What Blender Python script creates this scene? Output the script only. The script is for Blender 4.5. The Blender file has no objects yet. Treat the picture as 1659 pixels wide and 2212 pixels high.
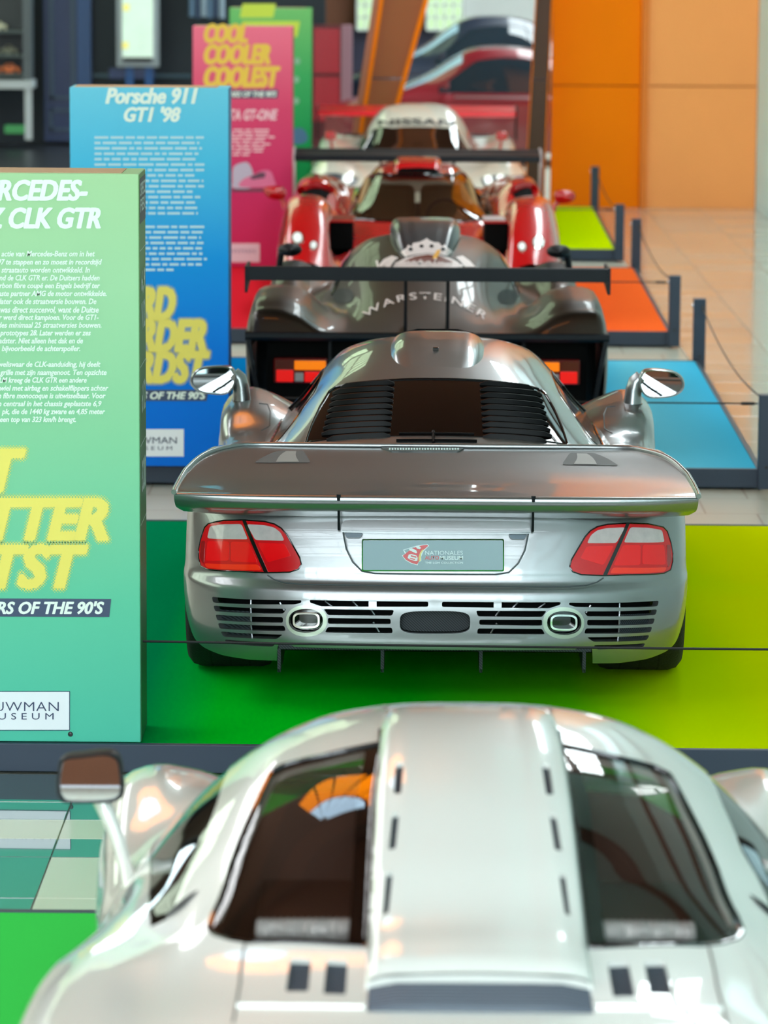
import bpy, bmesh, math, random
import numpy as np
from mathutils import Vector, Matrix, geometry
from mathutils.bvhtree import BVHTree

# ------------------------------------------------------------------ camera, exposure, world
W, H, F = 1659, 2212, 8295.0            # photograph size and focal length in pixels (135 mm on 36 mm height)
CAM = Vector((0, 0, 2.94))
RM = (Matrix.Rotation(math.radians(.21), 3, 'Z') @ Matrix.Rotation(math.radians(90 - 8.73), 3, 'X')
      @ Matrix.Rotation(math.radians(.35), 3, 'Z'))
scene = bpy.context.scene
col = scene.collection
cd = bpy.data.cameras.new('camera')
cam = bpy.data.objects.new('camera', cd)
col.objects.link(cam)
cam.matrix_world = Matrix.Translation(CAM) @ RM.to_4x4()
cd.sensor_fit = 'VERTICAL'; cd.sensor_height = 36; cd.sensor_width = 36 * W / H
cd.lens = 135.0
cd.dof.use_dof = True; cd.dof.focus_distance = 13.95; cd.dof.aperture_fstop = 4.2
cd.clip_start = .1; cd.clip_end = 200
scene.camera = cam
scene.view_settings.view_transform = 'Standard'
scene.view_settings.look = 'None'
scene.view_settings.exposure = 0.66
scene.view_settings.gamma = 1.0
scene.view_settings.use_curve_mapping = False
wd = bpy.data.worlds.new('world'); scene.world = wd; wd.use_nodes = True
wd.node_tree.nodes['Background'].inputs[0].default_value = (.75, .85, .95, 1)
wd.node_tree.nodes['Background'].inputs[1].default_value = 1.0

def ray(px, py):
    return RM @ Vector(((px - W / 2) / F, -(py - H / 2) / F, -1.0))
def at(px, py, Y):
    d = ray(px, py); return CAM + d * (Y / d.y)
def atz(px, py, Z):
    d = ray(px, py); return CAM + d * ((Z - CAM.z) / d.z)
YAW = 0.0                                # yaw of the car being built
def local(p, base):
    return Matrix.Rotation(-YAW, 3, 'Z') @ (Vector(p) - Vector(base))
def proj(p):
    q = RM.transposed() @ (Vector(p) - CAM)
    return (W / 2 - F * q.x / q.z, H / 2 + F * q.y / q.z)

# ------------------------------------------------------------------ materials
def lin(c):
    return tuple(((v / 255) / 12.92 if v / 255 <= .04045 else ((v / 255 + .055) / 1.055) ** 2.4) for v in c)
MATS = {}
def mat(name, rgb=(128, 128, 128), rough=.5, metal=0., coat=0., emit=0., noise=0., nscale=20., bump=0., bscale=60.,
        spec=.5, coat_ior=1.5, alpha=None, stretch=None, flake=0.):
    if name in MATS: return MATS[name]
    m = bpy.data.materials.new(name); m.use_nodes = True
    nt = m.node_tree; b = nt.nodes['Principled BSDF']
    c = lin(rgb) + (1,)
    b.inputs['Base Color'].default_value = c
    b.inputs['Roughness'].default_value = rough
    b.inputs['Metallic'].default_value = metal
    b.inputs['Coat Weight'].default_value = coat
    b.inputs['Coat Roughness'].default_value = .02
    b.inputs['Coat IOR'].default_value = coat_ior
    b.inputs['Specular IOR Level'].default_value = spec
    if emit:
        b.inputs['Emission Color'].default_value = c; b.inputs['Emission Strength'].default_value = emit
    tc = nt.nodes.new('ShaderNodeTexCoord')
    src = tc.outputs['Object']
    if stretch:
        mp = nt.nodes.new('ShaderNodeMapping'); mp.inputs['Scale'].default_value = stretch
        nt.links.new(src, mp.inputs[0]); src = mp.outputs[0]
    if noise:
        n = nt.nodes.new('ShaderNodeTexNoise'); n.inputs['Scale'].default_value = nscale; n.inputs['Detail'].default_value = 4
        nt.links.new(src, n.inputs['Vector'])
        r = nt.nodes.new('ShaderNodeMapRange'); r.inputs[3].default_value = 1 - noise; r.inputs[4].default_value = 1 + noise
        nt.links.new(n.outputs[0], r.inputs[0])
        mx = nt.nodes.new('ShaderNodeVectorMath'); mx.operation = 'SCALE'; mx.inputs[0].default_value = c[:3]
        nt.links.new(r.outputs[0], mx.inputs['Scale']); nt.links.new(mx.outputs[0], b.inputs['Base Color'])
    if bump:
        n2 = nt.nodes.new('ShaderNodeTexNoise'); n2.inputs['Scale'].default_value = bscale; n2.inputs['Detail'].default_value = 3
        nt.links.new(src, n2.inputs['Vector'])
        bp = nt.nodes.new('ShaderNodeBump'); bp.inputs['Strength'].default_value = bump; bp.inputs['Distance'].default_value = .01
        nt.links.new(n2.outputs[0], bp.inputs['Height']); nt.links.new(bp.outputs[0], b.inputs['Normal'])
    MATS[name] = m
    return m
def gradmat(name, axis, stops, rough=.45, coat=0., noise=0., bump=0., spec=.5):
    """colour gradient along an object axis, printed or with shade and sheen put in; stops = [(position in metres, rgb)]"""
    m = mat(name, (255, 255, 255), rough, coat=coat, bump=bump, bscale=9, spec=spec)
    nt = m.node_tree; b = nt.nodes['Principled BSDF']
    tc = nt.nodes.new('ShaderNodeTexCoord'); sp = nt.nodes.new('ShaderNodeSeparateXYZ')
    nt.links.new(tc.outputs['Object'], sp.inputs[0])
    lo, hi = stops[0][0], stops[-1][0]
    r = nt.nodes.new('ShaderNodeMapRange'); r.inputs[1].default_value = lo; r.inputs[2].default_value = hi
    nt.links.new(sp.outputs[axis], r.inputs[0])
    cr = nt.nodes.new('ShaderNodeValToRGB')
    els = cr.color_ramp.elements
    while len(els) < len(stops): els.new(.5)
    for e, (p, c) in zip(els, stops):
        e.position = (p - lo) / (hi - lo); e.color = lin(c) + (1,)
    nt.links.new(r.outputs[0], cr.inputs[0]); nt.links.new(cr.outputs[0], b.inputs['Base Color'])
    return m
def glassmat(name, tint=(.25, .25, .27), rough=.01, ior=1.5, boost=1.0):
    """thin window glass: tinted see-through plus mirror reflection by fresnel"""
    if name in MATS: return MATS[name]
    m = bpy.data.materials.new(name); m.use_nodes = True
    nt = m.node_tree; nt.nodes.remove(nt.nodes['Principled BSDF'])
    out = nt.nodes['Material Output']
    t = nt.nodes.new('ShaderNodeBsdfTransparent'); t.inputs[0].default_value = (*tint, 1)
    g = nt.nodes.new('ShaderNodeBsdfGlossy'); g.inputs['Roughness'].default_value = rough
    g.inputs[0].default_value = (boost, boost, boost, 1)
    f0 = ((ior - 1) / (ior + 1)) ** 2                       # schlick, the same from both sides of the pane
    lw = nt.nodes.new('ShaderNodeLayerWeight'); lw.inputs[0].default_value = .5
    pw = nt.nodes.new('ShaderNodeMath'); pw.operation = 'POWER'; pw.inputs[1].default_value = 5
    fr = nt.nodes.new('ShaderNodeMath'); fr.operation = 'MULTIPLY_ADD'; fr.inputs[1].default_value = 1 - f0; fr.inputs[2].default_value = f0
    nt.links.new(lw.outputs['Facing'], pw.inputs[0]); nt.links.new(pw.outputs[0], fr.inputs[0])
    mx = nt.nodes.new('ShaderNodeMixShader')
    nt.links.new(fr.outputs[0], mx.inputs[0]); nt.links.new(t.outputs[0], mx.inputs[1]); nt.links.new(g.outputs[0], mx.inputs[2])
    nt.links.new(mx.outputs[0], out.inputs[0])
    MATS[name] = m
    return m

# ------------------------------------------------------------------ object helpers
def tag(o, label=None, cat=None, group=None, kind=None):
    if label: o['label'] = label
    if cat: o['category'] = cat
    if group: o['group'] = group
    if kind: o['kind'] = kind
    return o
def thing(name, label, cat, loc=(0, 0, 0), rz=0, group=None):
    o = bpy.data.objects.new(name, None); col.objects.link(o)
    o.empty_display_size = .1
    o.location = loc; o.rotation_euler = (0, 0, rz)
    return tag(o, label, cat, group)
def mesh_obj(name, verts, faces, m, parent=None, smooth=False, normals=None):
    me = bpy.data.meshes.new(name)
    me.from_pydata([tuple(v) for v in verts], [], [tuple(f) for f in faces])
    if smooth or normals is not None:
        me.shade_smooth()
    if normals is not None:
        me.normals_split_custom_set_from_vertices([tuple(n) for n in normals])
    if m: me.materials.append(m)
    o = bpy.data.objects.new(name, me); col.objects.link(o)
    if parent: o.parent = parent
    return o
class MB:
    """collects primitive solids and builds them into one mesh"""
    def __init__(s): s.v = []; s.f = []
    def add(s, vs, fs):
        k = len(s.v); s.v += [tuple(v) for v in vs]; s.f += [tuple(i + k for i in f) for f in fs]; return s
    def box(s, x0, x1, y0, y1, z0, z1):
        return s.add([(x, y, z) for x in (x0, x1) for y in (y0, y1) for z in (z0, z1)],
                     [(0, 1, 3, 2), (4, 6, 7, 5), (0, 4, 5, 1), (2, 3, 7, 6), (0, 2, 6, 4), (1, 5, 7, 3)])
    def bbox(s, x0, x1, y0, y1, z0, z1, b=.004):
        """box with chamfered edges"""
        bm = bmesh.new(); bmesh.ops.create_cube(bm, size=1)
        for v in bm.verts:
            v.co = ((x0 + x1) / 2 + v.co.x * (x1 - x0), (y0 + y1) / 2 + v.co.y * (y1 - y0), (z0 + z1) / 2 + v.co.z * (z1 - z0))
        bmesh.ops.bevel(bm, geom=bm.edges[:], offset=b, segments=2, affect='EDGES', profile=.5)
        bm.verts.index_update()
        s.add([v.co[:] for v in bm.verts], [[v.index for v in f.verts] for f in bm.faces]); bm.free(); return s
    def prism(s, poly, d):
        """poly: list of 3D points; d: extrusion vector"""
        n = len(poly); d = Vector(d)
        s.add([tuple(p) for p in poly] + [tuple(Vector(p) + d) for p in poly],
              [tuple(range(n))[::-1], tuple(range(n, 2 * n))] + [(i, (i + 1) % n, n + (i + 1) % n, n + i) for i in range(n)])
        return s
    def tube(s, path, r, n=8, cap=True, flat=1.0):
        path = [Vector(p) for p in path]; k = len(s.v); m = len(path)
        up = Vector((0, 0, 1)); rings = []
        for i, p in enumerate(path):
            t = (path[min(i + 1, m - 1)] - path[max(i - 1, 0)]).normalized()
            a = t.cross(up)
            if a.length < 1e-3: a = t.cross(Vector((0, 1, 0)))
            a.normalize(); b = t.cross(a).normalized()
            rr = r[i] if isinstance(r, (list, tuple)) else r
            rings.append([tuple(p + a * rr * math.cos(2 * math.pi * j / n) + b * rr * flat * math.sin(2 * math.pi * j / n)) for j in range(n)])
        fs = [(i * n + j, i * n + (j + 1) % n, (i + 1) * n + (j + 1) % n, (i + 1) * n + j) for i in range(m - 1) for j in range(n)]
        if cap: fs += [tuple(range(n)), tuple(range((m - 1) * n, m * n))[::-1]]
        return s.add([q for rg in rings for q in rg], fs)
    def lathe(s, prof, c, axis='X', n=32):
        """prof: [(r, h)] turned about an axis through c"""
        vs = []; m = len(prof)
        for r, h in prof:
            for j in range(n):
                a = 2 * math.pi * j / n; u, w = r * math.cos(a), r * math.sin(a)
                vs.append((c[0] + h, c[1] + u, c[2] + w) if axis == 'X' else (c[0] + u, c[1] + h, c[2] + w) if axis == 'Y' else (c[0] + u, c[1] + w, c[2] + h))
        fs = [(i * n + j, i * n + (j + 1) % n, (i + 1) * n + (j + 1) % n, (i + 1) * n + j) for i in range(m - 1) for j in range(n)]
        return s.add(vs, fs)
    def build(s, name, m, parent=None, smooth=False, fix=True):
        o = mesh_obj(name, s.v, s.f, m, parent)
        if fix:
            bm = bmesh.new(); bm.from_mesh(o.data); bmesh.ops.recalc_face_normals(bm, faces=bm.faces); bm.to_mesh(o.data); bm.free()
        if smooth:
            o.data.shade_smooth()
            try: o.data.set_sharp_from_angle(angle=math.radians(40))
            except Exception: pass
        return o
def structure(o): return tag(o, kind='structure')

# ------------------------------------------------------------------ spline surfaces with outlines cut into them
def tangent_matrix(k):
    n = len(k); T = np.zeros((n, n))
    for i in range(n):
        if i == 0: h = k[1] - k[0]; T[0, 0] = -1 / h; T[0, 1] = 1 / h
        elif i == n - 1: h = k[-1] - k[-2]; T[i, i] = 1 / h; T[i, i - 1] = -1 / h
        else:
            a, b = k[i] - k[i - 1], k[i + 1] - k[i]
            T[i, i + 1] += a / b / (a + b); T[i, i] += (-a / b + b / a) / (a + b); T[i, i - 1] += -b / a / (a + b)
    return T
def basis(k, T, x):
    x = np.clip(np.asarray(x, float), k[0], k[-1]); n = len(k)
    i = np.clip(np.searchsorted(k, x, side='right') - 1, 0, n - 2)
    h = k[i + 1] - k[i]; t = (x - k[i]) / h
    B = np.zeros((len(x), n)); r = np.arange(len(x))
    B[r, i] += 2 * t ** 3 - 3 * t ** 2 + 1; B[r, i + 1] += -2 * t ** 3 + 3 * t ** 2
    B += ((t ** 3 - 2 * t ** 2 + t) * h)[:, None] * T[i] + ((t ** 3 - t ** 2) * h)[:, None] * T[i + 1]
    return B
def inside(poly, pts):
    poly = np.asarray(poly); x, y = pts[:, 0], pts[:, 1]; c = np.zeros(len(pts), bool); n = len(poly)
    for i in range(n):
        (x1, y1), (x2, y2) = poly[i], poly[i - 1]
        if y1 == y2: continue
        c ^= ((y1 > y) != (y2 > y)) & (x < (x2 - x1) * (y - y1) / (y2 - y1) + x1)
    return c
def smooth_loop(pts, n=6):
    out = []; m = len(pts); P = [np.array(p, float) for p in pts]
    for i in range(m):
        a, b, c, d = P[i - 1], P[i], P[(i + 1) % m], P[(i + 2) % m]
        for j in range(n):
            t = j / n
            out.append(tuple(.5 * (2 * b + (c - a) * t + (2 * a - 5 * b + 4 * c - d) * t * t + (3 * b - a - 3 * c + d) * t ** 3)))
    return out
def round_loop(pts, r, n=4):
    """polygon with rounded corners"""
    out = []; m = len(pts); P = [np.array(p, float) for p in pts]
    for i in range(m):
        a, b, c = P[i - 1], P[i], P[(i + 1) % m]
        u, w = a - b, c - b; lu, lw = np.linalg.norm(u), np.linalg.norm(w)
        q = min(r, lu * .45, lw * .45); s, e = b + u / lu * q, b + w / lw * q
        for j in range(n + 1):
            t = j / n; out.append(tuple((1 - t) ** 2 * s + 2 * t * (1 - t) * b + t * t * e))
    return out
def rect(x0, y0, x1, y1, r=0, n=4):
    p = [(x0, y0), (x1, y0), (x1, y1), (x0, y1)]
    return round_loop(p, r, n) if r else p
class Surf:
    """smooth surface through mirrored half sections; secs[u] = [(x, y, z) ...] from the centre line outwards, in the car's own frame"""
    def __init__(s, secs, loc=(0, 0, 0), mirror=True, dense=(90, 120), core=None):
        A = np.array(secs, float)
        if mirror:
            L = A[:, :0:-1].copy(); L[:, :, 0] *= -1; A = np.concatenate([L, A], 1)
        s.P = A; s.loc = Vector(loc); s.mirror = mirror; s.ri = Matrix.Rotation(-YAW, 3, 'Z')
        s.ku = np.concatenate([[0], np.cumsum(np.linalg.norm(np.diff(A, axis=0), axis=2).mean(1))])
        s.kv = np.concatenate([[0], np.cumsum(np.linalg.norm(np.diff(A, axis=1), axis=2).mean(0))])
        if mirror:
            s.kv = s.kv - s.kv[-1] / 2; s.kv = (s.kv - s.kv[::-1]) / 2
        s.Tu, s.Tv = tangent_matrix(s.ku), tangent_matrix(s.kv)
        a = np.linspace(s.ku[0], s.ku[-1], dense[0]); b = np.linspace(s.kv[0], s.kv[-1], dense[1])
        G = np.einsum('ai,ijk,bj->abk', basis(s.ku, s.Tu, a), s.P, basis(s.kv, s.Tv, b)).reshape(-1, 3)
        nb = len(b); s.ab = [(x, y) for x in a for y in b]; s.tris = []
        for i in range(len(a) - 1):
            for j in range(nb - 1):
                q = i * nb + j; s.tris += [(q, q + 1, q + nb), (q + 1, q + nb + 1, q + nb)]
        s.G = [Vector(g) for g in G]; s.bvh = BVHTree.FromPolygons(s.G, s.tris)
        # does the outside point away from du x dv?
        s.flip = 1.0
        g = G.mean(0); mid = np.array(core) if core is not None else np.array([g[0], g[1], g[2] - .35])
        q = np.array([(x, y) for x in a[3:-3:6] for y in b[3:-3:6]])
        s.flip = 1.0 if (s.nor(q) * (s.pos(q) - mid)).sum(1).mean() > 0 else -1.0
    def pos(s, ab):
        ab = np.asarray(ab, float); return np.einsum('ni,ijk,nj->nk', basis(s.ku, s.Tu, ab[:, 0]), s.P, basis(s.kv, s.Tv, ab[:, 1]))
    def nor(s, ab):
        ab = np.asarray(ab, float); e = 2e-3
        def cl(d):
            q = ab + d; q[:, 0] = np.clip(q[:, 0], s.ku[0], s.ku[-1]); q[:, 1] = np.clip(q[:, 1], s.kv[0], s.kv[-1]); return q
        du = s.pos(cl(np.array([e, 0]))) - s.pos(cl(np.array([-e, 0]))); dv = s.pos(cl(np.array([0, e]))) - s.pos(cl(np.array([0, -e])))
        n = np.cross(dv, du) * s.flip; l = np.linalg.norm(n, axis=1)[:, None]
        return n / np.maximum(l, 1e-9)
    def hit(s, px, py):
        """photo pixel -> surface parameters"""
        d = s.ri @ ray(px, py).normalized(); o = s.ri @ (CAM - s.loc)
        loc, no, i, dist = s.bvh.ray_cast(o, d)
        if loc is None:
            best = None
            for k in range(1, 60):                       # nearest pixel towards the middle of the thing
                for q in ((px + 2 * k * (1 if px < 930 else -1), py), (px, py + 2 * k), (px, py - 2 * k)):
                    loc, no, i, dist = s.bvh.ray_cast(o, s.ri @ ray(*q).normalized())
                    if loc is not None: break
                if loc is not None: break
            if loc is None: return None
        t = s.tris[i]
        q = geometry.barycentric_transform(loc, *[s.G[k] for k in t], *[Vector((*s.ab[k], 0)) for k in t])
        return (q.x, q.y)
    def pix(s, pts):
        return [h for h in (s.hit(*p) for p in pts) if h]
    def pt(s, px, py, off=0.):
        h = s.hit(px, py); return Vector(s.pos([h])[0] + s.nor([h])[0] * off)
    def mir(s, poly): return [(a, -b) for a, b in poly][::-1]
    def grid(s, name, m, parent, u=None, v=None, nu=60, nv=80, off=0.):
        u = u or (s.ku[0], s.ku[-1]); v = v or (s.kv[0], s.kv[-1])
        a = np.linspace(*u, nu); b = np.linspace(*v, nv)
        ab = np.array([(x, y) for x in a for y in b])
        n = s.nor(ab); p = s.pos(ab) + n * off
        fs = [(i * nv + j, (i + 1) * nv + j, (i + 1) * nv + j + 1, i * nv + j + 1) for i in range(nu - 1) for j in range(nv - 1)]
        q = fs[len(fs) // 2 + nv // 3]
        if np.dot(np.cross(p[q[1]] - p[q[0]], p[q[2]] - p[q[0]]), n[q[0]]) < 0: fs = [f[::-1] for f in fs]
        return mesh_obj(name, p, fs, m, parent, normals=n)
    def iu(s, i): return float(np.interp(i, range(len(s.ku)), s.ku))
    def iv(s, i):
        n = (len(s.kv) - 1) // 2 if s.mirror else 0
        return float(np.interp(i + n, range(len(s.kv)), s.kv))
    def full(s, u=None, v=None):
        u = u or (s.ku[0], s.ku[-1]); v = v or (s.kv[0], s.kv[-1])
        return [(u[0], v[0]), (u[1], v[0]), (u[1], v[1]), (u[0], v[1])]
    def patch(s, name, outline, m, parent, holes=(), step=.03, off=0., skirt=0., hskirt=.02, flat=False):
        loops = [outline] + list(holes); V = []; E = []
        for lp in loops:
            L = []
            for i in range(len(lp)):
                p, q = np.array(lp[i]), np.array(lp[(i + 1) % len(lp)])
                n = max(1, int(np.ceil(np.linalg.norm(q - p) / step)))
                L += [p + (q - p) * j / n for j in range(n)]
            k = len(V); V += L; E += [(k + i, k + (i + 1) % len(L)) for i in range(len(L))]
        nb = len(V); B = np.array(V)
        lo, hi = B.min(0), B.max(0)
        gx, gy = np.meshgrid(np.arange(lo[0] + step / 2, hi[0], step), np.arange(lo[1] + step / 2, hi[1], step), indexing='ij')
        Gp = np.stack([gx.ravel(), gy.ravel()], 1)
        if len(Gp):
            ok = inside(outline, Gp)
            for h in holes: ok &= ~inside(h, Gp)
            Gp = Gp[ok]
        if len(Gp):
            keep = np.ones(len(Gp), bool)
            for c in range(0, nb, 400):
                keep &= (np.linalg.norm(Gp[:, None] - B[None, c:c + 400], axis=2).min(1) > step * .35)
            Gp = Gp[keep]
        allp = [Vector(v) for v in V] + [Vector(g) for g in Gp]
        r = geometry.delaunay_2d_cdt(allp, E, [], 0, 1e-6)
        vv = np.array([v[:] for v in r[0]]); ff = np.array([f for f in r[2] if len(f) == 3])
        cen = vv[ff].mean(1); ok = inside(outline, cen)
        for h in holes: ok &= ~inside(h, cen)
        ff = ff[ok]
        n = s.nor(vv); p = s.pos(vv) + n * off
        # orientation
        fn = np.cross(p[ff[:, 1]] - p[ff[:, 0]], p[ff[:, 2]] - p[ff[:, 0]]); sg = (fn * n[ff[:, 0]]).sum(1)
        ff[sg < 0] = ff[sg < 0][:, ::-1]
        verts = list(p); norms = list(n); faces = [tuple(f) for f in ff]
        if skirt or (holes and hskirt):
            cnt = {}
            for f in faces:
                for i in range(3):
                    e = (f[i], f[(i + 1) % 3]); cnt[e] = 1
            be = [e for e in cnt if (e[1], e[0]) not in cnt]
            ol = np.array(outline); 
            for a_, b_ in be:
                mid = (vv[a_] + vv[b_]) / 2
                onout = any_on(ol, mid)
                d = skirt if onout else hskirt
                if not d: continue
                k = len(verts); t = p[b_] - p[a_]; sn = np.cross(t, n[a_]); sn = sn / max(np.linalg.norm(sn), 1e-9)
                verts += [p[a_], p[b_], p[b_] - n[b_] * d, p[a_] - n[a_] * d]; norms += [sn] * 4
                faces.append((k + 1, k, k + 3, k + 2))
        return mesh_obj(name, verts, faces, m, parent, normals=None if flat else norms)
def any_on(poly, p, eps=2e-4):
    a = poly; b = np.roll(poly, -1, 0); d = b - a; l = np.maximum((d * d).sum(1), 1e-12)
    t = np.clip(((p - a) * d).sum(1) / l, 0, 1); q = a + d * t[:, None]
    return np.linalg.norm(q - p, axis=1).min() < eps

# ------------------------------------------------------------------ lettering (built-in font, turned into meshes in one go at the end)
TEXTS = []
def text(body, name, m, parent, fn, bold=.0, shear=0., spacing=1.0, res=3, fat=0., dots=0.):
    """fn maps (0..1, 0..1) over the text's bounding box to a point in the parent's frame"""
    TEXTS.append((body, name, m, parent, fn, bold, shear, spacing, res, fat, dots))
def flush_text():
    tmp = []
    for body, name, m, parent, fn, bold, shear, sp, res, fat, dots in TEXTS:
        c = bpy.data.curves.new('t', 'FONT'); c.body = body; c.offset = bold; c.shear = shear; c.space_character = sp; c.resolution_u = res
        o = bpy.data.objects.new('t', c); col.objects.link(o); tmp.append(o)
    dg = bpy.context.evaluated_depsgraph_get(); dg.update()
    for o, (body, name, m, parent, fn, *_r, fat, dots) in zip(tmp, TEXTS):
        me = bpy.data.meshes.new_from_object(o.evaluated_get(dg)); me.name = name
        v = np.array([w.co[:] for w in me.vertices]); lo, hi = v.min(0), v.max(0)
        for w in me.vertices:
            w.co = fn((w.co.x - lo[0]) / (hi[0] - lo[0]), (w.co.y - lo[1]) / (hi[1] - lo[1]))
        me.materials.clear(); me.materials.append(m)
        me0 = me.copy() if dots else None
        if fat:                       # heavier strokes: the same letters laid over themselves, a little shifted
            bm = bmesh.new(); bm.from_mesh(me); V0 = [x.co.copy() for x in bm.verts]; F0 = [[x.index for x in f_.verts] for f_ in bm.faces]
            e0 = fn(0, 0); ex = (fn(1, 0) - e0); ex = ex.normalized() if ex.length else ex; ez = (fn(0, 1) - e0).normalized(); hh = (fn(0, 1) - e0).length; en = ex.cross(ez); kk = 0
            for dx, dz in ((1, 0), (-1, 0), (0, .6), (0, -.6), (.7, .4), (-.7, .4), (.7, -.4), (-.7, -.4)):
                kk += 1
                nv = [bm.verts.new(c + en * .00015 * kk + ex * dx * fat * hh + ez * dz * fat * hh) for c in V0]
                for f_ in F0:
                    try: bm.faces.new([nv[i] for i in f_])
                    except ValueError: pass
            bm.to_mesh(me); bm.free()
        if dots:                      # halftone fringe: rows of shrinking dots outside the letter edges
            bm = bmesh.new(); bm.from_mesh(me0); mb = MB(); e0 = fn(0, 0); ex = (fn(1, 0) - e0).normalized(); ez = (fn(0, 1) - e0).normalized(); hh = (fn(0, 1) - e0).length
            tree = BVHTree.FromBMesh(bm); wl = (fn(1, 0) - e0).length; g0 = fat * hh * .45; en = ex.cross(ez)
            for i in range(-6, int(wl / dots) + 7):
                for j in range(-6, int(hh / dots) + 7):
                    if (i + j) % 2: continue
                    c = e0 + ex * i * dots + ez * j * dots; d = tree.find_nearest(c, g0 + 4 * dots)[3]
                    if d is None or d < g0: continue
                    r_ = dots * max(0, .95 - .22 * (d - g0) / dots)
                    if r_ < dots * .25: continue
                    c = c - en * .00005; mb.add([c + ex * r_, c + ez * r_, c - ex * r_, c - ez * r_], [(0, 1, 2, 3)])
            bm.free(); o_ = mb.build('halftone_dots', m, parent, fix=False); o_['kind'] = 'stuff'
        q = bpy.data.objects.new(name, me); col.objects.link(q); q.parent = parent
    for m_ in [x for x in bpy.data.meshes if x.users == 0]: bpy.data.meshes.remove(m_)
    for o in tmp:
        c = o.data; bpy.data.objects.remove(o); bpy.data.curves.remove(c)

# ------------------------------------------------------------------ daylight: emitting panes in the hall's walls and roof, plus two added fills
def pane_mat(name, rgb, s):
    m = bpy.data.materials.new(name); m.use_nodes = True
    nt = m.node_tree; nt.nodes.remove(nt.nodes['Principled BSDF'])
    e = nt.nodes.new('ShaderNodeEmission'); e.inputs[0].default_value = (*lin(rgb), 1); e.inputs[1].default_value = s
    nt.links.new(e.outputs[0], nt.nodes['Material Output'].inputs[0]); return m
DAY_BACK = pane_mat('daylight_back', (226, 244, 248), 9.0)
DAY_HIGH = pane_mat('daylight_high', (230, 242, 248), 5.0)
FILL_RIGHT = pane_mat('fill_right', (236, 250, 252), 9.0)  # glow of the two added fill panes
DAY_TOP = pane_mat('daylight_roof', (245, 248, 250), 4.5)
DAY_LEFT = pane_mat('daylight_left', (232, 252, 226), 2.0)
DAY_FAR = pane_mat('daylight_garden', (215, 248, 200), 1.4)
XR, XL, YB, YF, ZC = 3.72, -13.0, -9.0, 57.0, 9.0      # hall limits
M_WHITE = mat('white_plaster', (202, 236, 242), .7, noise=.03, nscale=3)
M_BROWN = mat('brown_timber', (118, 66, 40), .6, noise=.18, nscale=2.5, stretch=(1, 8, 1))
M_BEAM = mat('dark_timber_beam', (84, 48, 28), .55, noise=.2, nscale=3)
M_DARK = mat('dark_navy_wall', (22, 34, 44), .6, noise=.1, nscale=2)
M_SLATE = mat('slate_lacquer', (44, 58, 76), .5, noise=.06, nscale=14)

def glazed(name, x0, x1, y0, y1, z0, z1, axis, nx, nz, pm, fm, t=.09):
    """window: frame bars as children of the pane; axis = the wall's normal axis"""
    mb = MB()
    if axis == 'Y': mb.box(x0, x1, y0, y0 + .02, z0, z1)
    elif axis == 'X': mb.box(x0, x0 + .02, y0, y1, z0, z1)
    else: mb.box(x0, x1, y0, y1, z0, z0 + .02)
    o = structure(mb.build(name, pm)); fr = MB()
    d = .12
    for i in range(nx + 1):
        if axis == 'Y': c = x0 + (x1 - x0) * i / nx; fr.box(c - t / 2, c + t / 2, y0 - d, y0 + d, z0, z1)
        elif axis == 'X': c = y0 + (y1 - y0) * i / nx; fr.box(x0 - d, x0 + d, c - t / 2, c + t / 2, z0, z1)
        else: c = y0 + (y1 - y0) * i / nx; fr.box(x0, x1, c - t / 2, c + t / 2, z0 - d, z0 + d)
    for i in range(nz + 1):
        if axis == 'Y': c = z0 + (z1 - z0) * i / nz; fr.box(x0, x1, y0 - d, y0 + d, c - t / 2, c + t / 2)
        elif axis == 'X': c = z0 + (z1 - z0) * i / nz; fr.box(x0 - d, x0 + d, y0, y1, c - t / 2, c + t / 2)
        else: c = x0 + (x1 - x0) * i / nz; fr.box(c - t / 2, c + t / 2, y0, y1, z0 - d, z0 + d)
    fr.build('window_frame', fm, o)
    return o
glazed('window_1', -7, 3.2, YB + .15, 0, 1.4, 8.3, 'Y', 8, 5, DAY_BACK, M_BEAM)
glazed('window_9', -7, 3.2, -8, 2.5, ZC - .15, 0, 'Z', 5, 6, DAY_HIGH, M_BEAM)
glazed('window_10', -9.5, -2.6, 40, 56, ZC - .15, 0, 'Z', 8, 5, DAY_FAR, M_BEAM)
glazed('window_2', -10.5, -7.0, 4, 38, ZC - .15, 0, 'Z', 22, 3, DAY_TOP, M_BEAM)
glazed('window_3', XL + .15, 0, 2, 44, 3.6, 7.6, 'X', 16, 4, DAY_LEFT, M_BEAM)
glazed('window_4', -11.5, -3.2, YF - .15, 0, 4.4, 8.4, 'Y', 6, 4, DAY_FAR, M_BEAM)
glazed('fill_pane_alcove', 2.2, 7.0, 44, 55.5, ZC - .15, 0, 'Z', 6, 3, FILL_RIGHT, M_BEAM)  # added out of view to brighten the alcove of parked cars
glazed('fill_pane_right', 2.0, 3.3, 23, 39, ZC - .15, 0, 'Z', 10, 2, FILL_RIGHT, M_BEAM)  # added out of view to brighten the right floor and wall

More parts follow.
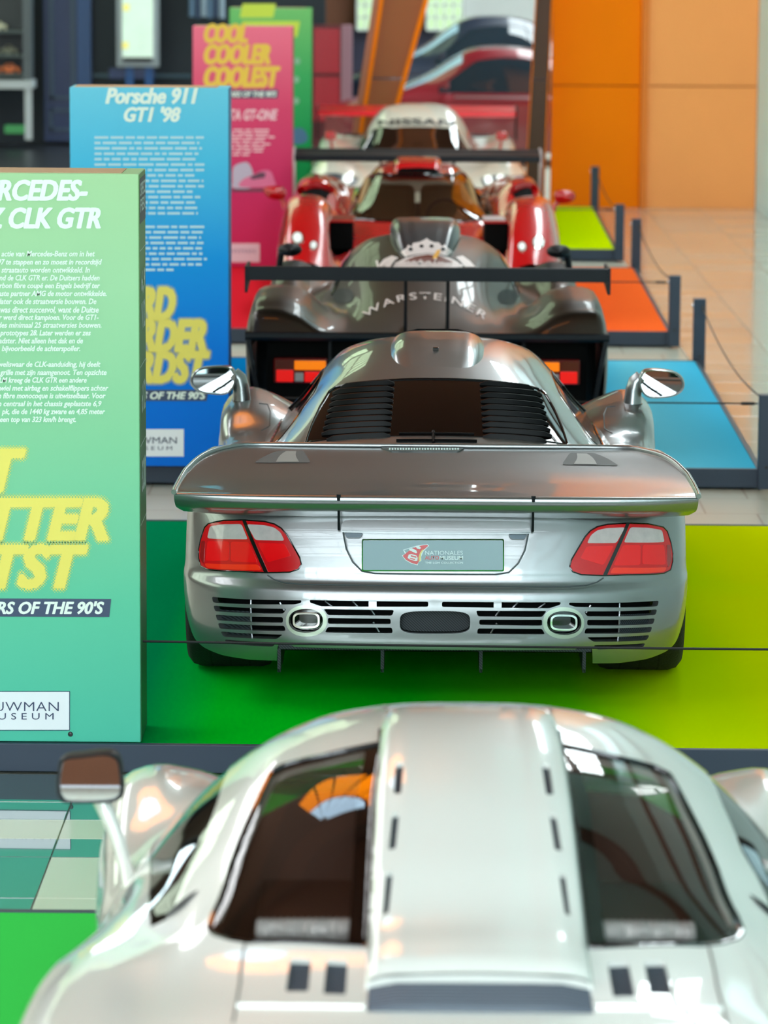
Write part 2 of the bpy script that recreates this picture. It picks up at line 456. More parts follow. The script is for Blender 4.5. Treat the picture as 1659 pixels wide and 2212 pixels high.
# ------------------------------------------------------------------ hall shell
structure(MB().box(XR, XR + .2, YB, 40.25, 0, ZC).build('wall_right', M_WHITE))
structure(MB().box(XL - .2, XL, YB, YF, 0, ZC).build('wall_left', mat('warm_grey_wall', (92, 70, 56), .7, noise=.08)))
structure(MB().box(XL, XR, YB - .2, YB, 0, ZC).build('wall_back', M_BROWN))
structure(MB().box(XL, 8, YF, YF + .2, 0, ZC).build('wall_far', mat('brown_plank_wall', (112, 66, 44), .6, noise=.15, nscale=2, stretch=(6, 1, 1))))
ceil = structure(MB().box(XL, 8, YB, YF, ZC, ZC + .2).build('ceiling', M_BROWN))
for i in range(15):
    y = -7 + i * 4.4
    if y > 15: break
    MB().box(XL, 8, y - .12, y + .12, ZC - .5, ZC).build('beam', M_BEAM, ceil)
MB().box(.9, XR, 2.7, 22.8, ZC - .03, ZC).build('ceiling_panel', mat('pale_teal_ceiling', (176, 204, 204), .7), ceil)
structure(MB().box(8, 8.2, 40.25, YF, 0, ZC).build('wall_alcove', M_WHITE))
wr = bpy.data.objects['wall_right']
for z in (4.6, 6.6): MB().box(XR - .12, XR, YB, 40.2, z, z + .3).build('wall_rail', M_BEAM, wr)
# fan-shaped coloured skylight
fan = structure(MB().box(-4.6, -.3, 16.8, 23.0, ZC - .06, ZC - .04).build('window_8', M_BEAM))
for i in range(6):
    a0, a1 = math.pi * (i + .06) / 8, math.pi * (i + .94) / 8
    for r0, r1, m in ((.75, 1.6, pane_mat('amber_pane', (255, 140, 10), 3.0)), (.1, .7, pane_mat('sky_pane', (190, 225, 250), 3.5))):
        MB().prism([(-2.4 + 1.3 * r * math.cos(a), 17.0 + 3.3 * r * math.sin(a), ZC - .10) for r, a in ((r0, a0), (r1, a0), (r1, (a0 + a1) / 2), (r1, a1), (r0, a1))], (0, 0, .03)).build('pane', m, fan)
# floor: a bed with a tiled material where the tiles are too far to tell apart, and tiles of their own nearby
def floor_mat():
    m = mat('cream_floor_tiles', (205, 198, 178), .3, spec=.4)
    nt = m.node_tree; b = nt.nodes['Principled BSDF']
    tc = nt.nodes.new('ShaderNodeTexCoord'); br = nt.nodes.new('ShaderNodeTexBrick')
    br.inputs['Color1'].default_value = lin((186, 188, 176)) + (1,); br.inputs['Color2'].default_value = lin((180, 181, 168)) + (1,)
    br.inputs['Mortar'].default_value = lin((150, 140, 124)) + (1,)
    br.inputs['Scale'].default_value = 1; br.inputs['Mortar Size'].default_value = .006
    br.inputs['Brick Width'].default_value = .52; br.inputs['Row Height'].default_value = .52
    nt.links.new(tc.outputs['Object'], br.inputs[0]); nt.links.new(br.outputs[0], b.inputs['Base Color'])
    return m
floor = structure(MB().box(XL, 8, YB, YF, -.3, -.012).build('floor', floor_mat()))
TM = [mat('polished_cream_tile', (192, 194, 184), .08, coat=.5, spec=.6), mat('polished_pale_tile', (186, 188, 178), .14, coat=.3, spec=.6), mat('satin_cream_tile', (226, 222, 202), .45)]
def tile_mesh(w, d, m):
    return MB().bbox(.002, w - .002, .002, d - .002, -.012, 0, .002).build('tile', m, floor).data
random.seed(4)
def tiles(x0, x1, y0, y1, w, d, odd=False):
    meshes = []
    for m in TM:
        o = MB().bbox(.002, w - .002, .002, d - .002, -.0125, -.0005, .002).build('tile', m, floor)
        meshes.append(o.data); bpy.data.objects.remove(o)
    ny = int(round((y1 - y0) / d)); nx = int(round((x1 - x0) / w))
    for j in range(ny):
        for i in range(nx):
            k = random.choice([0, 0, 0, 1, 1, 2] if odd else [0, 1])
            o = bpy.data.objects.new('tile', meshes[k]); col.objects.link(o); o.parent = floor
            o.location = (x0 + i * w, y0 + j * d, 0)
# strip between the first two platforms: dark polished stone with cream bands and squares
TD = mat('dark_polished_tile', (44, 78, 78), .05, coat=1.0, coat_ior=2.0, spec=.8); TC = mat('pale_polished_tile', (208, 208, 186), .2, coat=.15)
YJ = [10.86, 11.363, 11.883, 12.131, 12.397, 12.653, 13.08]
for j in range(6):
    pair = []
    for m in (TD, TC):
        o = MB().bbox(.002, .518, .002, YJ[j + 1] - YJ[j] - .002, -.0125, -.0005, .002).build('tile', m, floor); pair.append(o.data); bpy.data.objects.remove(o)
    for i in range(-2, 9):
        x = -1.095 + .52 * i
        cream = (i % 2 == 0) if j < 2 else (j == 3 or x > .9)
        o = bpy.data.objects.new('tile', pair[1 if cream else 0]); col.objects.link(o); o.parent = floor; o.location = (x, YJ[j], 0)
tiles(1.98, 3.72, 13.2, 40.2, .58, .58)
# darker floor area in the display corner
structure(MB().box(XL, -1.2, 44.5, YF, -.012, -.002).build('floor_dark', mat('dark_floor', (40, 42, 52), .35, noise=.1)))

# ------------------------------------------------------------------ orange wall and leaning portal frames
M_OR = mat('orange_panel', (250, 128, 0), .6, spec=.08, noise=.04, nscale=2)
M_ORL = mat('lit_orange_panel', (252, 166, 96), .6, spec=.15, noise=.04, nscale=2)  # right-hand orange panels, their stronger light put into the colour
M_ORD = mat('brown_orange_panel', (150, 78, 22), .5, noise=.08, nscale=2)
YO = 40.25
ow = structure(MB().box(1.58, XR + .2, YO + .06, YO + .3, 0, ZC).build('wall_orange', mat('orange_backing', (206, 104, 8), .6)))
zs = at(1290, 185, YO).z
xa, xb, xc = at(1192, 200, YO).x, at(1392, 200, YO).x, XR
for x0, x1, m in ((xa, xb - .035, M_OR), (xb + .035, xc, M_ORL)):
    for z0, z1 in ((.0, zs - .006), (zs + .006, zs + 1.3), (zs + 1.312, zs + 2.6), (zs + 2.612, ZC)):
        MB().bbox(x0, x1 - .004, YO, YO + .06, z0, z1, .004).build('panel', m, ow)
MB().bbox(xb - .035, xb + .035, YO - .05, YO + .06, 0, ZC, .006).build('rib', mat('orange_rib', (226, 120, 10), .5), ow)
def leaning(name, label, bl, br, tl, tr, ptop, pbot, mf, flL, flR, side):
    """leaning post: pixel edges at the top and bottom rows, standing on the floor at YO"""
    t = thing(name, label, 'pillar', (0, YO - .3, 0), group='leaning portal posts')
    def P(x, y): q = at(x, y, YO - .3); return q
    def edge(xb_, xt_):
        b, tp = P(xb_, pbot), P(xt_, ptop); k = (tp.x - b.x) / (tp.z - b.z)
        return lambda z: b.x + k * (z - b.z)
    L, R_ = edge(bl, tl), edge(br, tr)
    wd_ = R_(0) - L(0)
    def slab(nm, f0, f1, y0, y1, z0, z1, m):
        MB().prism([(f0(z0), y0, z0), (f1(z0), y0, z0), (f1(z1), y0, z1), (f0(z1), y0, z1)], (0, y1 - y0, 0)).build(nm, m, t)
    zj = P(0, 165).z
    ZT = 6.0
    lf, rf = (lambda z: L(z) + wd_ * flL), (lambda z: R_(z) - wd_ * flR)
    for z0, z1 in ((0, zj - .01), (zj + .01, zj + 1.6), (zj + 1.62, ZT)):
        slab('panel', lf, rf, .05, .12, z0, z1, mf)
    slab('flange', L, lf, 0, .23, 0, ZT, M_OR)
    slab('flange', rf, R_, 0, .23, 0, ZT, M_OR)
    if side: slab('cladding', lambda z: L(z) - wd_ * side, L, .06, .3, 0, ZT, mat('rosy_timber', (170, 110, 86), .6, noise=.1))
    return t
leaning('leaning_post', 'leaning brown panel post with orange edges in front of the far red car', 784, 862, 820, 926, 0, 230, M_ORD, .16, .2, .28)
leaning('leaning_post', 'dark brown leaning post along the edge of the orange wall', 1140, 1180, 1158, 1194, 0, 320, mat('dark_brown_panel', (74, 44, 22), .5), .02, .06, 0)

# ------------------------------------------------------------------ dark display corner behind the boards
YD = 51.0
dw = structure(MB().box(XL, -1.0, YD + .1, YD + .3, 0, 6).build('wall_display', M_DARK))
def bx(m_, px0, px1, py0, py1, Y, d):
    a, b = at(px0, py1, Y), at(px1, py0, Y); return m_.box(a.x, b.x, Y, Y + d, max(a.z, 0), b.z)
def rel(o, base):           # put a part built in world coordinates under an empty
    o.parent = base; o.data.transform(Matrix.Translation(-base.location)); return o
M_BLUE = mat('deep_blue_lacquer', (6, 40, 92), .35, noise=.1, nscale=1.5)
M_GREYP = mat('pale_grey_metal', (150, 160, 168), .4)
# panelled blue door
d1 = structure(bx(MB(), 96, 196, -200, 305, YD - .02, .1).build('door_1', M_BLUE))
for (a, b, c, d) in ((108, 160, -190, 213), (108, 160, 236, 282)):
    mb = MB(); bx(mb, a, a + 6, c, d, YD - .05, .03); bx(mb, b - 6, b, c, d, YD - .05, .03); bx(mb, a, b, c, c + 5, YD - .05, .03); bx(mb, a, b, d - 5, d, YD - .05, .03)
    mb.build('moulding', mat('blue_grey_moulding', (52, 78, 104), .4), d1)
bx(MB(), 168, 194, -190, 300, YD - .06, .03).build('door_panel', mat('bright_blue_panel', (10, 70, 130), .35), d1)
# open display cabinet with white feet
P0 = at(20, 300, YD - .9); P0.z = 0
cab = thing('display_cabinet', 'dark open display cabinet with pale posts holding model cars', 'cabinet', P0)
Yc = YD - .9
rel(bx(MB(), -230, 62, -200, 172, Yc + .4, .03).build('back_panel', mat('cabinet_grey', (62, 66, 74), .5, noise=.1), ), cab)
for a in (50, -232): rel(bx(MB(), a, a + 14, -200, 176, Yc, .4).build('post', mat('cabinet_post', (90, 98, 104), .4)), cab)
for b in (66, 118, 160): rel(bx(MB(), -230, 52, b, b + 4, Yc + .02, .38).build('shelf', mat('cabinet_shelf', (70, 84, 84), .3)), cab)
rel(bx(MB(), -232, 70, 174, 190, Yc - .05, .5).build('base_rail', mat('white_rail', (200, 206, 212), .4)), cab)
for a in (54, -230): rel(bx(MB(), a, a + 14, 190, 302, Yc - .03, .06).build('leg', mat('white_rail')), cab)
rel(bx(MB(), 10, 54, 272, 288, Yc + .1, .25).build('storage_tray', mat('green_plastic', (84, 180, 110), .5)), cab)
def model_car(px, py, lab, m, w=46):
    a, b = at(px - w / 2, py, Yc + .12), at(px + w / 2, py, Yc + .12); L = b.x - a.x
    t = thing('model_car', lab, 'model car', (a.x, Yc + .12, a.z), group='model cars in the display cabinet')
    sec = [(0, .02), (.0, .2), (.06, .28), (.26, .31), (.36, .46), (.62, .46), (.76, .33), (.97, .27), (1, .18), (1, .02)]
    MB().prism([(x * L, 0, z * L) for x, z in sec], (0, .12, 0)).build('body', m, t)
    for x in (.2, .8): MB().lathe([(0, 0), (.09 * L, 0), (.09 * L, .14), (0, .14)], (x * L, -.01, .09 * L), 'Y', 12).build('wheel', mat('model_tyre', (16, 16, 18), .6), t)
    MB().box(.38 * L, .6 * L, -.003, 0, .34 * L, .43 * L).build('window', mat('model_glass', (20, 24, 30), .1), t)
model_car(20, 158, 'orange and white model car on the lowest cabinet shelf', mat('model_orange', (226, 110, 30), .3))
model_car(18, 117, 'dull olive model car on the middle cabinet shelf', mat('model_olive', (110, 112, 92), .3), 40)
model_car(-6, 65, 'cream model car on the top cabinet shelf', mat('model_cream', (220, 216, 190), .3), 40)
# lit frame on a blue stand
P1 = at(297, 300, YD - .4); P1.z = 0
fr = thing('lit_display_frame', 'grey framed lit panel with pale green sheets on a blue stand', 'display', P1)
Yf = YD - .4
rel(bx(MB(), 252, 342, -160, 144, Yf, .16).build('frame', M_GREYP), fr)
rel(bx(MB(), 264, 330, -150, 124, Yf - .02, .02).build('panel', mat('lit_pale_sheet', (206, 228, 214), .5, emit=.35, noise=.12, nscale=5)), fr)
for (px, py) in ((272, 16), (270, 98)): rel(bx(MB(), px - 6, px + 7, py - 7, py + 7, Yf - .03, .01).build('spot', mat('yellow_spot', (226, 216, 120), .5, emit=.4)), fr)
rel(bx(MB(), 266, 328, 124, 132, Yf - .03, .04).build('sill', mat('black_sill', (20, 22, 24), .4)), fr)
for a in (272, 314): rel(bx(MB(), a, a + 16, 144, 302, Yf + .05, .06).build('leg', mat('stand_blue', (0, 76, 140), .4)), fr)
rel(bx(MB(), 236, 334, 148, 170, Yf + .06, .05).build('crossbar', M_BLUE), fr)
# wall rail
structure(bx(MB(), 196, 412, 161, 167, YD + .05, .05).build('trim_1', mat('teal_rail', (40, 74, 90), .4)))
# hanging drape behind the pink board
P2 = at(445, 300, YD - .2); P2.z = 0
dr = thing('hanging_banner', 'pale blue hanging cloth banner with dark folds above the pink board', 'banner', P2)
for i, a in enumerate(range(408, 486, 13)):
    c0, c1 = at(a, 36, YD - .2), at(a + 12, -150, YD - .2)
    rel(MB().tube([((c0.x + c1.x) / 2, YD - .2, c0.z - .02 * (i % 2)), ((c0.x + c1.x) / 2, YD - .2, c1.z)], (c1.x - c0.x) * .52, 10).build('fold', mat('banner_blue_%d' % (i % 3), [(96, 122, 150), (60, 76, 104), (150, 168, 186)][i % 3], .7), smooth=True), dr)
# red cabinets
for k, (a, b, c, d) in enumerate(((678, 734, 62, 158), (678, 734, 166, 262))):
    q = at((a + b) / 2, 300, YD - .6); q.z = 0
    if k == 0:
        rc = thing('red_cabinet', 'dark red two-door cabinet with a pale upright beside the green board', 'cabinet', q)
        rel(bx(MB(), 676, 738, 56, 340, YD - .6, .5).build('body', mat('cabinet_dark_red', (86, 14, 26), .4)), rc)
        rel(bx(MB(), 736, 760, 56, 340, YD - .62, .5).build('upright', mat('mauve_upright', (152, 110, 124), .4)), rc)
    rel(bx(MB(), a, b, c, d, YD - .63, .03).build('door', mat('cabinet_red', (168, 20, 40), .35)), rc)

# ------------------------------------------------------------------ car platforms, ropes and posts
PZ = .10                                  # platform top
ROT = -math.radians(.6)
PLATS = [  # front Y, length, stops across x, name of colour
    (5.75, 5.07, [(-1.8, (60, 196, 84)), (.2, (66, 200, 78)), (1.8, (110, 205, 50))], 'bright green'),
    (13.13, 5.04, [(-1.75, (6, 112, 84)), (-1.1, (0, 128, 76)), (-.8, (0, 184, 34)), (-.1, (0, 206, 22)), (.5, (96, 206, 0)), (.85, (196, 226, 0)), (1.75, (220, 232, 0))], 'green to lime'),  # teal left end is shade and reflection painted into the film
    (20.12, 5.05, [(-1.75, (0, 90, 160)), (.9, (30, 166, 216)), (1.3, (104, 196, 222)), (1.75, (70, 184, 224))], 'light blue'),  # palest stop is a sheen painted into the film
    (27.0, 5.08, [(-1.75, (196, 30, 50)), (-.6, (206, 40, 40)), (1.0, (244, 92, 40)), (1.75, (246, 104, 44))], 'red to orange'),
    (33.9, 5.15, [(-1.75, (60, 160, 40)), (1.0, (166, 200, 0)), (1.75, (190, 214, 0))], 'lime yellow')]
PLAT_LAB = ['bright green platform under the white sports car', 'green to lime platform under the silver coupe',
            'light blue platform under the bronze racing car', 'red to orange platform under the red sports car', 'lime yellow platform under the white racing car']
M_ROPE = mat('black_rope', (14, 16, 20), .6)
for k, (y0, ln, stops, nm) in enumerate(PLATS):
    t = thing('car_platform', PLAT_LAB[k], 'platform', (.14, y0, 0), ROT if k else 0, 'car platforms')
    hw = 1.755
    mb = MB(); n = 24                                    # covering film, slightly wavy
    vs = [(-hw + 2 * hw * i / n, ln * j / n, PZ - .0035 + (0 if i in (0, n) or j in (0, n) else .0022 * math.sin(i * .9 + j * 2.3 + k + .6 * math.sin(i * .5)))) for j in range(n + 1) for i in range(n + 1)]
    fs = [(j * (n + 1) + i, j * (n + 1) + i + 1, (j + 1) * (n + 1) + i + 1, (j + 1) * (n + 1) + i) for j in range(n) for i in range(n)]
    mesh_obj('top_film', vs, fs, gradmat('film ' + nm, 'X', stops, rough=.45, bump=.12, spec=.0), t, smooth=True)
    MB().box(-hw, hw, .02, ln - .02, 0, PZ - .006).build('deck', M_SLATE, t)
    for a in ((-hw - .03, hw + .03, -.03, 0), (-hw - .03, hw + .03, ln, ln + .03), (-hw - .03, -hw, 0, ln), (hw, hw + .03, 0, ln)):
        MB().bbox(a[0], a[1], a[2], a[3], 0, PZ, .003).build('edge_board', M_SLATE, t)
# posts stand on the floor against the platform edges
PX = 1.935
def post(y, lab, x=PX):
    t = thing('barrier_post', lab, 'post', (x, y, 0), group='slate barrier posts')
    MB().bbox(-.04, .04, -.04, .04, 0, .5, .004).build('shaft', M_SLATE, t)
    MB().lathe([(.0, -.004), (.009, -.004), (.009, .01), (0, .01)], (-.046, 0, .452), 'X', 10).build('rope_eye', mat('steel_eye', (190, 194, 200), .25, metal=1), t)
    MB().lathe([(0, 0), (.008, 0), (.008, .004), (0, .004)], (.0, -.045, .12), 'Y', 10).build('screw', mat('dark_screw', (12, 14, 16), .4), t)
names = ['the green and lime platform', 'the light blue platform', 'the orange platform', 'the lime yellow platform']
for k, (y0, ln, *_r) in enumerate(PLATS[1:]):
    for w, dy in (('front', -.118), ('back', ln + .04)):
        post(y0 + dy + .04, 'slate square post at the %s corner of %s' % (w, names[k]), PX + max(dy, 0) * .009)
def rope(a, b, sag, lab, r=.0045):
    a, b = Vector(a), Vector(b)
    t = thing('barrier_rope', lab, 'rope', ((a.x + b.x) / 2, (a.y + b.y) / 2, 0), group='thin black barrier ropes')
    pts = [a.lerp(b, i / 24) - Vector((0, 0, sag * 4 * (i / 24) * (1 - i / 24))) for i in range(25)]
    MB().tube([p - t.location for p in pts], r, 6).build('cord', M_ROPE, t, smooth=True)
    for p, q in ((pts[-1], pts[-2]),):
        d = (q - p).normalized()
        MB().tube([p + d * .02 - t.location, p + d * .09 - t.location], .009, 8).build('rope_clamp', M_ROPE, t, smooth=True)
for k, (y0, ln, *_r) in enumerate(PLATS[1:]):
    rope((-.888, y0 + .06, .452), (PX - .045, y0 - .078, .452 + (.012 if k == 0 else 0)), .004, 'thin black rope across the front of %s' % names[k])
    if k:
        rope((PX + .02, y0 - .035, .452), (PX + .06, y0 + ln + .035, .452), .10, 'sagging thin rope along the side of %s' % names[k])

# ------------------------------------------------------------------ printed information boards
M_PRW = mat('print_white', (236, 250, 240), .5)
M_PRY = mat('print_yellow', (238, 224, 100), .5)
M_PRD = mat('print_slate', (58, 74, 104), .5)
M_PRN = mat('print_navy', (40, 56, 92), .5)
M_PLY = mat('raw_board_edge', (196, 164, 128), .6, noise=.08, nscale=30)
def board(Y, lab, stops, side, cat='sign'):
    t = thing('info_board', lab, cat, (-1.306, Y, PZ), group='tall printed information boards')
    w, hgt, d = .412, 1.985, .31
    MB().bbox(-w, w, 0, d, .002, hgt, .003).build('panel_body', gradmat('board ' + lab[:14], 'Z', stops, rough=.5, spec=.12), t)
    MB().box(-w + .02, w - .06, .03, d - .03, hgt - .0005, hgt + .002).build('top_edge', M_PLY, t)
    MB().box(w, w + .0025, .004, d - .004, .004, hgt - .004).build('side_print', gradmat('side ' + lab[:14], 'Z', side, rough=.5), t)
    def P(px, py):
        q = at(px, py, Y - .0025); return Vector((q.x + 1.306, -.0025, q.z - PZ))
    t['w'] = w
    def fit(body, x0, y0, x1, y1, name, m, off=0., slope=0., **kw):
        """text filling a pixel box (left, top, right, bottom)"""
        a, b, c = P(x0, y1), P(x1, y1), P(x0, y0)
        text(body, name, m, t, lambda u, v: a + (b - a) * u + (c - a) * v + Vector((0, -off, 0)), **kw)
    def flat(poly, name, m, off=0.):
        vs = [P(*p) + Vector((0, -off, 0)) for p in poly]
        mb = MB().prism(vs, (0, .0015, 0)); return mb.build(name, m, t)
    del t['w']
    return t, fit, flat
# --- green board
B1, fit, flat = board(13.14, 'pale green board with yellow lettering beside the silver coupe',
    [(0, (84, 196, 168)), (.5, (100, 200, 162)), (1.1, (138, 206, 158)), (1.6, (162, 212, 164)), (2.0, (170, 212, 160))], [(0, (20, 100, 62)), (1, (44, 92, 40)), (2, (88, 130, 60))])
it = dict(shear=.25)
fit('MERCEDES-', -70, 389, 188, 433, 'title_text', M_PRW, bold=.012, fat=.05, **it)
fit('BENZ CLK GTR', -118, 449, 216, 493, 'title_text', M_PRW, bold=.012, fat=.05, **it)
lines = [('actie van Mercedes-Benz om in het', 3, 205, 548), ('97 te stappen en zo moest in recordtijd', -4, 220, 566), ('straatauto worden ontwikkeld. In', 3, 194, 583),
 ('nd de CLK GTR er. De Duitsers hadden', -1, 215, 600), ('rbon fibre coupé een Engels bedrijf ter', -1, 216, 617), ('aste partner AMG de motor ontwikkelde.', -3, 230, 634),
 ('later ook de straatversie bouwen. De', -1, 208, 651), ('was direct succesvol, want de Duitse', 1, 213, 668.5), ('r werd direct kampioen. Voor de GT1-', -2, 213, 685.5),
 ('des minimaal 25 straatversies bouwen.', -4, 219, 702), ('prototypes 28. Later werden er zes', 0, 196, 719), ('adster. Niet alleen het dak en de', -2, 179, 736),
 ('bijvoorbeeld de achterspoiler.', 4, 173, 753), ('weliswaar de CLK-aanduiding, hij deelt', -3, 217, 787), ('grille met zijn naamgenoot. Ten opzichte', 0, 230, 804.6),
 ('LM kreeg de CLK GTR een andere', -2, 187, 821), ('wiel met airbag en schakelflippers achter', 0, 234, 838.5), ('n fibre monocoque is uitwisselbaar. Voor', -4, 228, 855),
 ('n centraal in het chassis geplaatste 6,9', -4, 219, 872), ('pk, die de 1440 kg zware en 4,85 meter', 4, 227, 889), ('een top van 323 km/h brengt.', 0, 164, 906)]
for s_, x0, x1, yc in lines:
    desc = any(c in s_ for c in 'gjpqy,'); hi = 6.2; lo = 9.2 if desc else 6.0
    fit(s_, x0, yc - hi, x1, yc + lo, 'body_text', M_PRW, bold=.012, fat=.02, res=2, **it)
for s_, x0, x1, ya, yb in (('VET', -152, 52, 972, 1062), ('VETTER', -152, 231, 1078, 1166), ('VETST', -152, 186, 1178, 1270)):
    fit(s_, x0, ya, x1, yb, 'slogan_text', M_PRY, bold=.015, fat=.048, dots=.005, **it)
    # halftone fringe of dots around the big letters
flat([(-205, 1292), (240, 1294), (236, 1333), (-205, 1331)], 'caption_bar', M_PRD)
fit("SUPERCARS OF THE 90'S", -150, 1299, 224, 1326, 'caption_text', M_PRW, off=.002, bold=.012, fat=.04, **it)
flat([(-160, 1493), (151, 1493), (151, 1578), (-160, 1578)], 'logo_plate', M_PRN)
flat([(-159, 1494.5), (149.5, 1494.5), (149.5, 1576.5), (-159, 1576.5)], 'logo_plate', mat('plate_white', (238, 244, 248), .4), .001)
fit('LOUWMAN', -60, 1516, 127, 1536, 'logo_text', M_PRN, off=.0025, bold=-.008, spacing=1.05)
fit('MUSEUM', -34, 1540, 116, 1554, 'logo_text', M_PRN, off=.0025, spacing=1.6)
mb = MB().lathe([(0, -.004), (.007, -.003), (.009, 0)], (0, 0, 0), 'Y', 14).build('bolt', mat('black_bolt', (14, 18, 20), .3), B1)
q = at(150, 1591, 13.1); mb.location = (q.x + 1.306, -.001, q.z - PZ)
# narrow side of the green board
w = .412 + .0028
def side_text(body, y0, y1, zt, zb, m=M_PRW):
    a, b, c = Vector((w, y0, zt)), Vector((w, y0, zb)), Vector((w, y1, zt))
    text(body, 'side_text', m, B1, lambda u, v: a + (b - a) * u + (c - a) * v, bold=.01)
def zpx(py): return at(306, py, 13.2).z - PZ
MB().box(w, w + .001, .01, .30, zpx(482), zpx(385)).build('side_label', mat('side_dark_label', (30, 30, 40), .5), B1)
def side_h(body, zt, zb, y0=.03, y1=.28, m=None):
    a, b, c = Vector((w + .0014, y0, zb)), Vector((w + .0014, y1, zb)), Vector((w + .0014, y0, zt))
    text(body, 'side_text', m or mat('side_grey_print', (190, 200, 196), .5), B1, lambda u, v: a + (b - a) * u + (c - a) * v, bold=.02)
side_h('SPECI', zpx(395), zpx(424)); side_h('FIEK', zpx(430), zpx(458))
for s_, a, b in (('6,9', 585, 640), ('V12', 655, 715), ('612', 828, 895), ('320', 995, 1065)): side_h(s_, zpx(a), zpx(b), .06, .25)
for yy in (540, 790, 960, 1130): MB().box(w, w + .001, .01, .30, zpx(yy) - .0015, zpx(yy)).build('side_rule', mat('side_grey_print'), B1)
# --- blue board
def wordbar(P, x0, x1, y, hpx, m, t, seed):
    """a line of print too blurred to read: word-length strokes"""
    rnd = random.Random(seed); mb = MB(); x = x0
    while x < x1 - 3:
        wl = min(rnd.uniform(10, 34), x1 - x)
        mb.prism([P(x, y + hpx / 2), P(x + wl, y + hpx / 2), P(x + wl, y - hpx / 2), P(x, y - hpx / 2)], (0, .0012, 0)); x += wl + 4.5
    return mb.build('body_text', m, t)
def Pf(Y):
    def f(px, py):
        q = at(px, py, Y - .0025); return Vector((q.x + 1.306, -.0025, q.z - PZ))
    return f
B2, fit, flat = board(20.02, 'blue gradient board with yellow lettering and white title',
    [(0, (0, 112, 222)), (.6, (0, 122, 228)), (1.1, (20, 152, 232)), (1.6, (80, 196, 238)), (2.0, (116, 212, 240))], [(0, (0, 60, 140)), (2, (40, 120, 170))])
fit('Porsche 911', 229, 190, 426, 224, 'title_text', M_PRW, bold=.012, fat=.055, **it)
fit("GT1 '98", 269, 231, 389, 263, 'title_text', M_PRW, bold=.012, fat=.055, **it)
M_PRB = mat('print_pale_blue', (190, 226, 240), .5)
rr = random.Random(3); P_ = Pf(20.02)
for i in range(15): wordbar(P_, 204, 448 - rr.uniform(0, 32), 297 + i * 11.7, 5.2, M_PRB, B2, i)
for i in range(9): wordbar(P_, 204, (448 - rr.uniform(0, 16)) if i < 8 else 375, 490 + i * 11.6, 5.2, M_PRB, B2, 40 + i)
for s_, x0, x1, ya, yb in (('HARD', 225, 376, 622, 690), ('HARDER', 218, 443, 692, 758), ('HARDST', 208, 450, 760, 826)):
    fit(s_, x0, ya, x1, yb, 'slogan_text', M_PRY, bold=.015, fat=.055, dots=.0055, **it)
flat([(188, 842), (450, 842), (446, 866), (188, 866)], 'caption_bar', M_PRD)
fit("SUPERCARS OF THE 90'S", 200, 846, 444, 862, 'caption_text', M_PRW, off=.002, bold=.012, fat=.04, **it)
flat([(215, 927), (397, 927), (397, 986), (215, 986)], 'logo_plate', mat('plate_white'))
fit('LOUWMAN', 252, 944, 382, 958, 'logo_text', M_PRN, off=.0025)
fit('MUSEUM', 275, 964, 372, 972, 'logo_text', M_PRN, off=.0025, spacing=1.5)
# --- pink board
B3, fit, flat = board(31.9, 'pink board with yellow lettering behind the red sports car',
    [(0, (206, 40, 92)), (.7, (206, 52, 106)), (1.3, (222, 76, 116)), (2.0, (246, 124, 150))], [(0, (120, 20, 50)), (2, (150, 50, 80))])
P_ = Pf(31.9)
for s_, x0, x1, ya, yb in (('COOL', 443, 533, 52, 92), ('COOLER', 443, 582, 96, 138), ('COOLEST', 443, 603, 144, 188)):
    fit(s_, x0, ya, x1, yb, 'slogan_text', mat('print_amber', (242, 206, 70), .5), bold=.015, fat=.07, **it)
flat([(443, 194), (601, 194), (599, 212), (443, 212)], 'caption_bar', M_PRD)
fit("SUPERCARS OF THE 90'S", 449, 197, 597, 209, 'caption_text', M_PRW, off=.002, bold=.012, fat=.04, **it)
fit('TOYOTA GT-ONE', 442, 236, 600, 260, 'title_text', mat('print_pink', (246, 206, 216), .5), bold=.04, **it)
for i in range(8): wordbar(P_, 446, 594 - rr.uniform(0, 22) - (40 if i == 7 else 0), 281 + i * 7.6, 3.6, mat('print_pink'), B3, 70 + i)
# picture strip of a pink and white car
flat([(500, 408), (600, 408), (586, 414), (500, 414)], 'picture_shadow', mat('picture_dark', (96, 60, 84), .5), .0)
flat(smooth_loop([(502, 392), (504, 362), (520, 352), (536, 352), (546, 372), (546, 404), (504, 406)], 4), 'picture_car', mat('picture_grey', (190, 186, 206), .5), .001)
flat(smooth_loop([(520, 404), (524, 388), (546, 378), (566, 368), (584, 370), (592, 388), (590, 402)], 4), 'picture_car', mat('picture_pink', (222, 116, 158), .5), .002)
flat([(540, 382), (562, 372), (574, 373), (572, 384), (544, 388)], 'picture_window', mat('picture_dark'), .003)
flat([(446, 526), (561, 526), (561, 566), (446, 566)], 'logo_plate', mat('plate_rose', (232, 206, 216), .5))
fit('LOUWMAN', 470, 538, 552, 547, 'logo_text', mat('print_mauve', (150, 120, 150), .5), off=.0025)
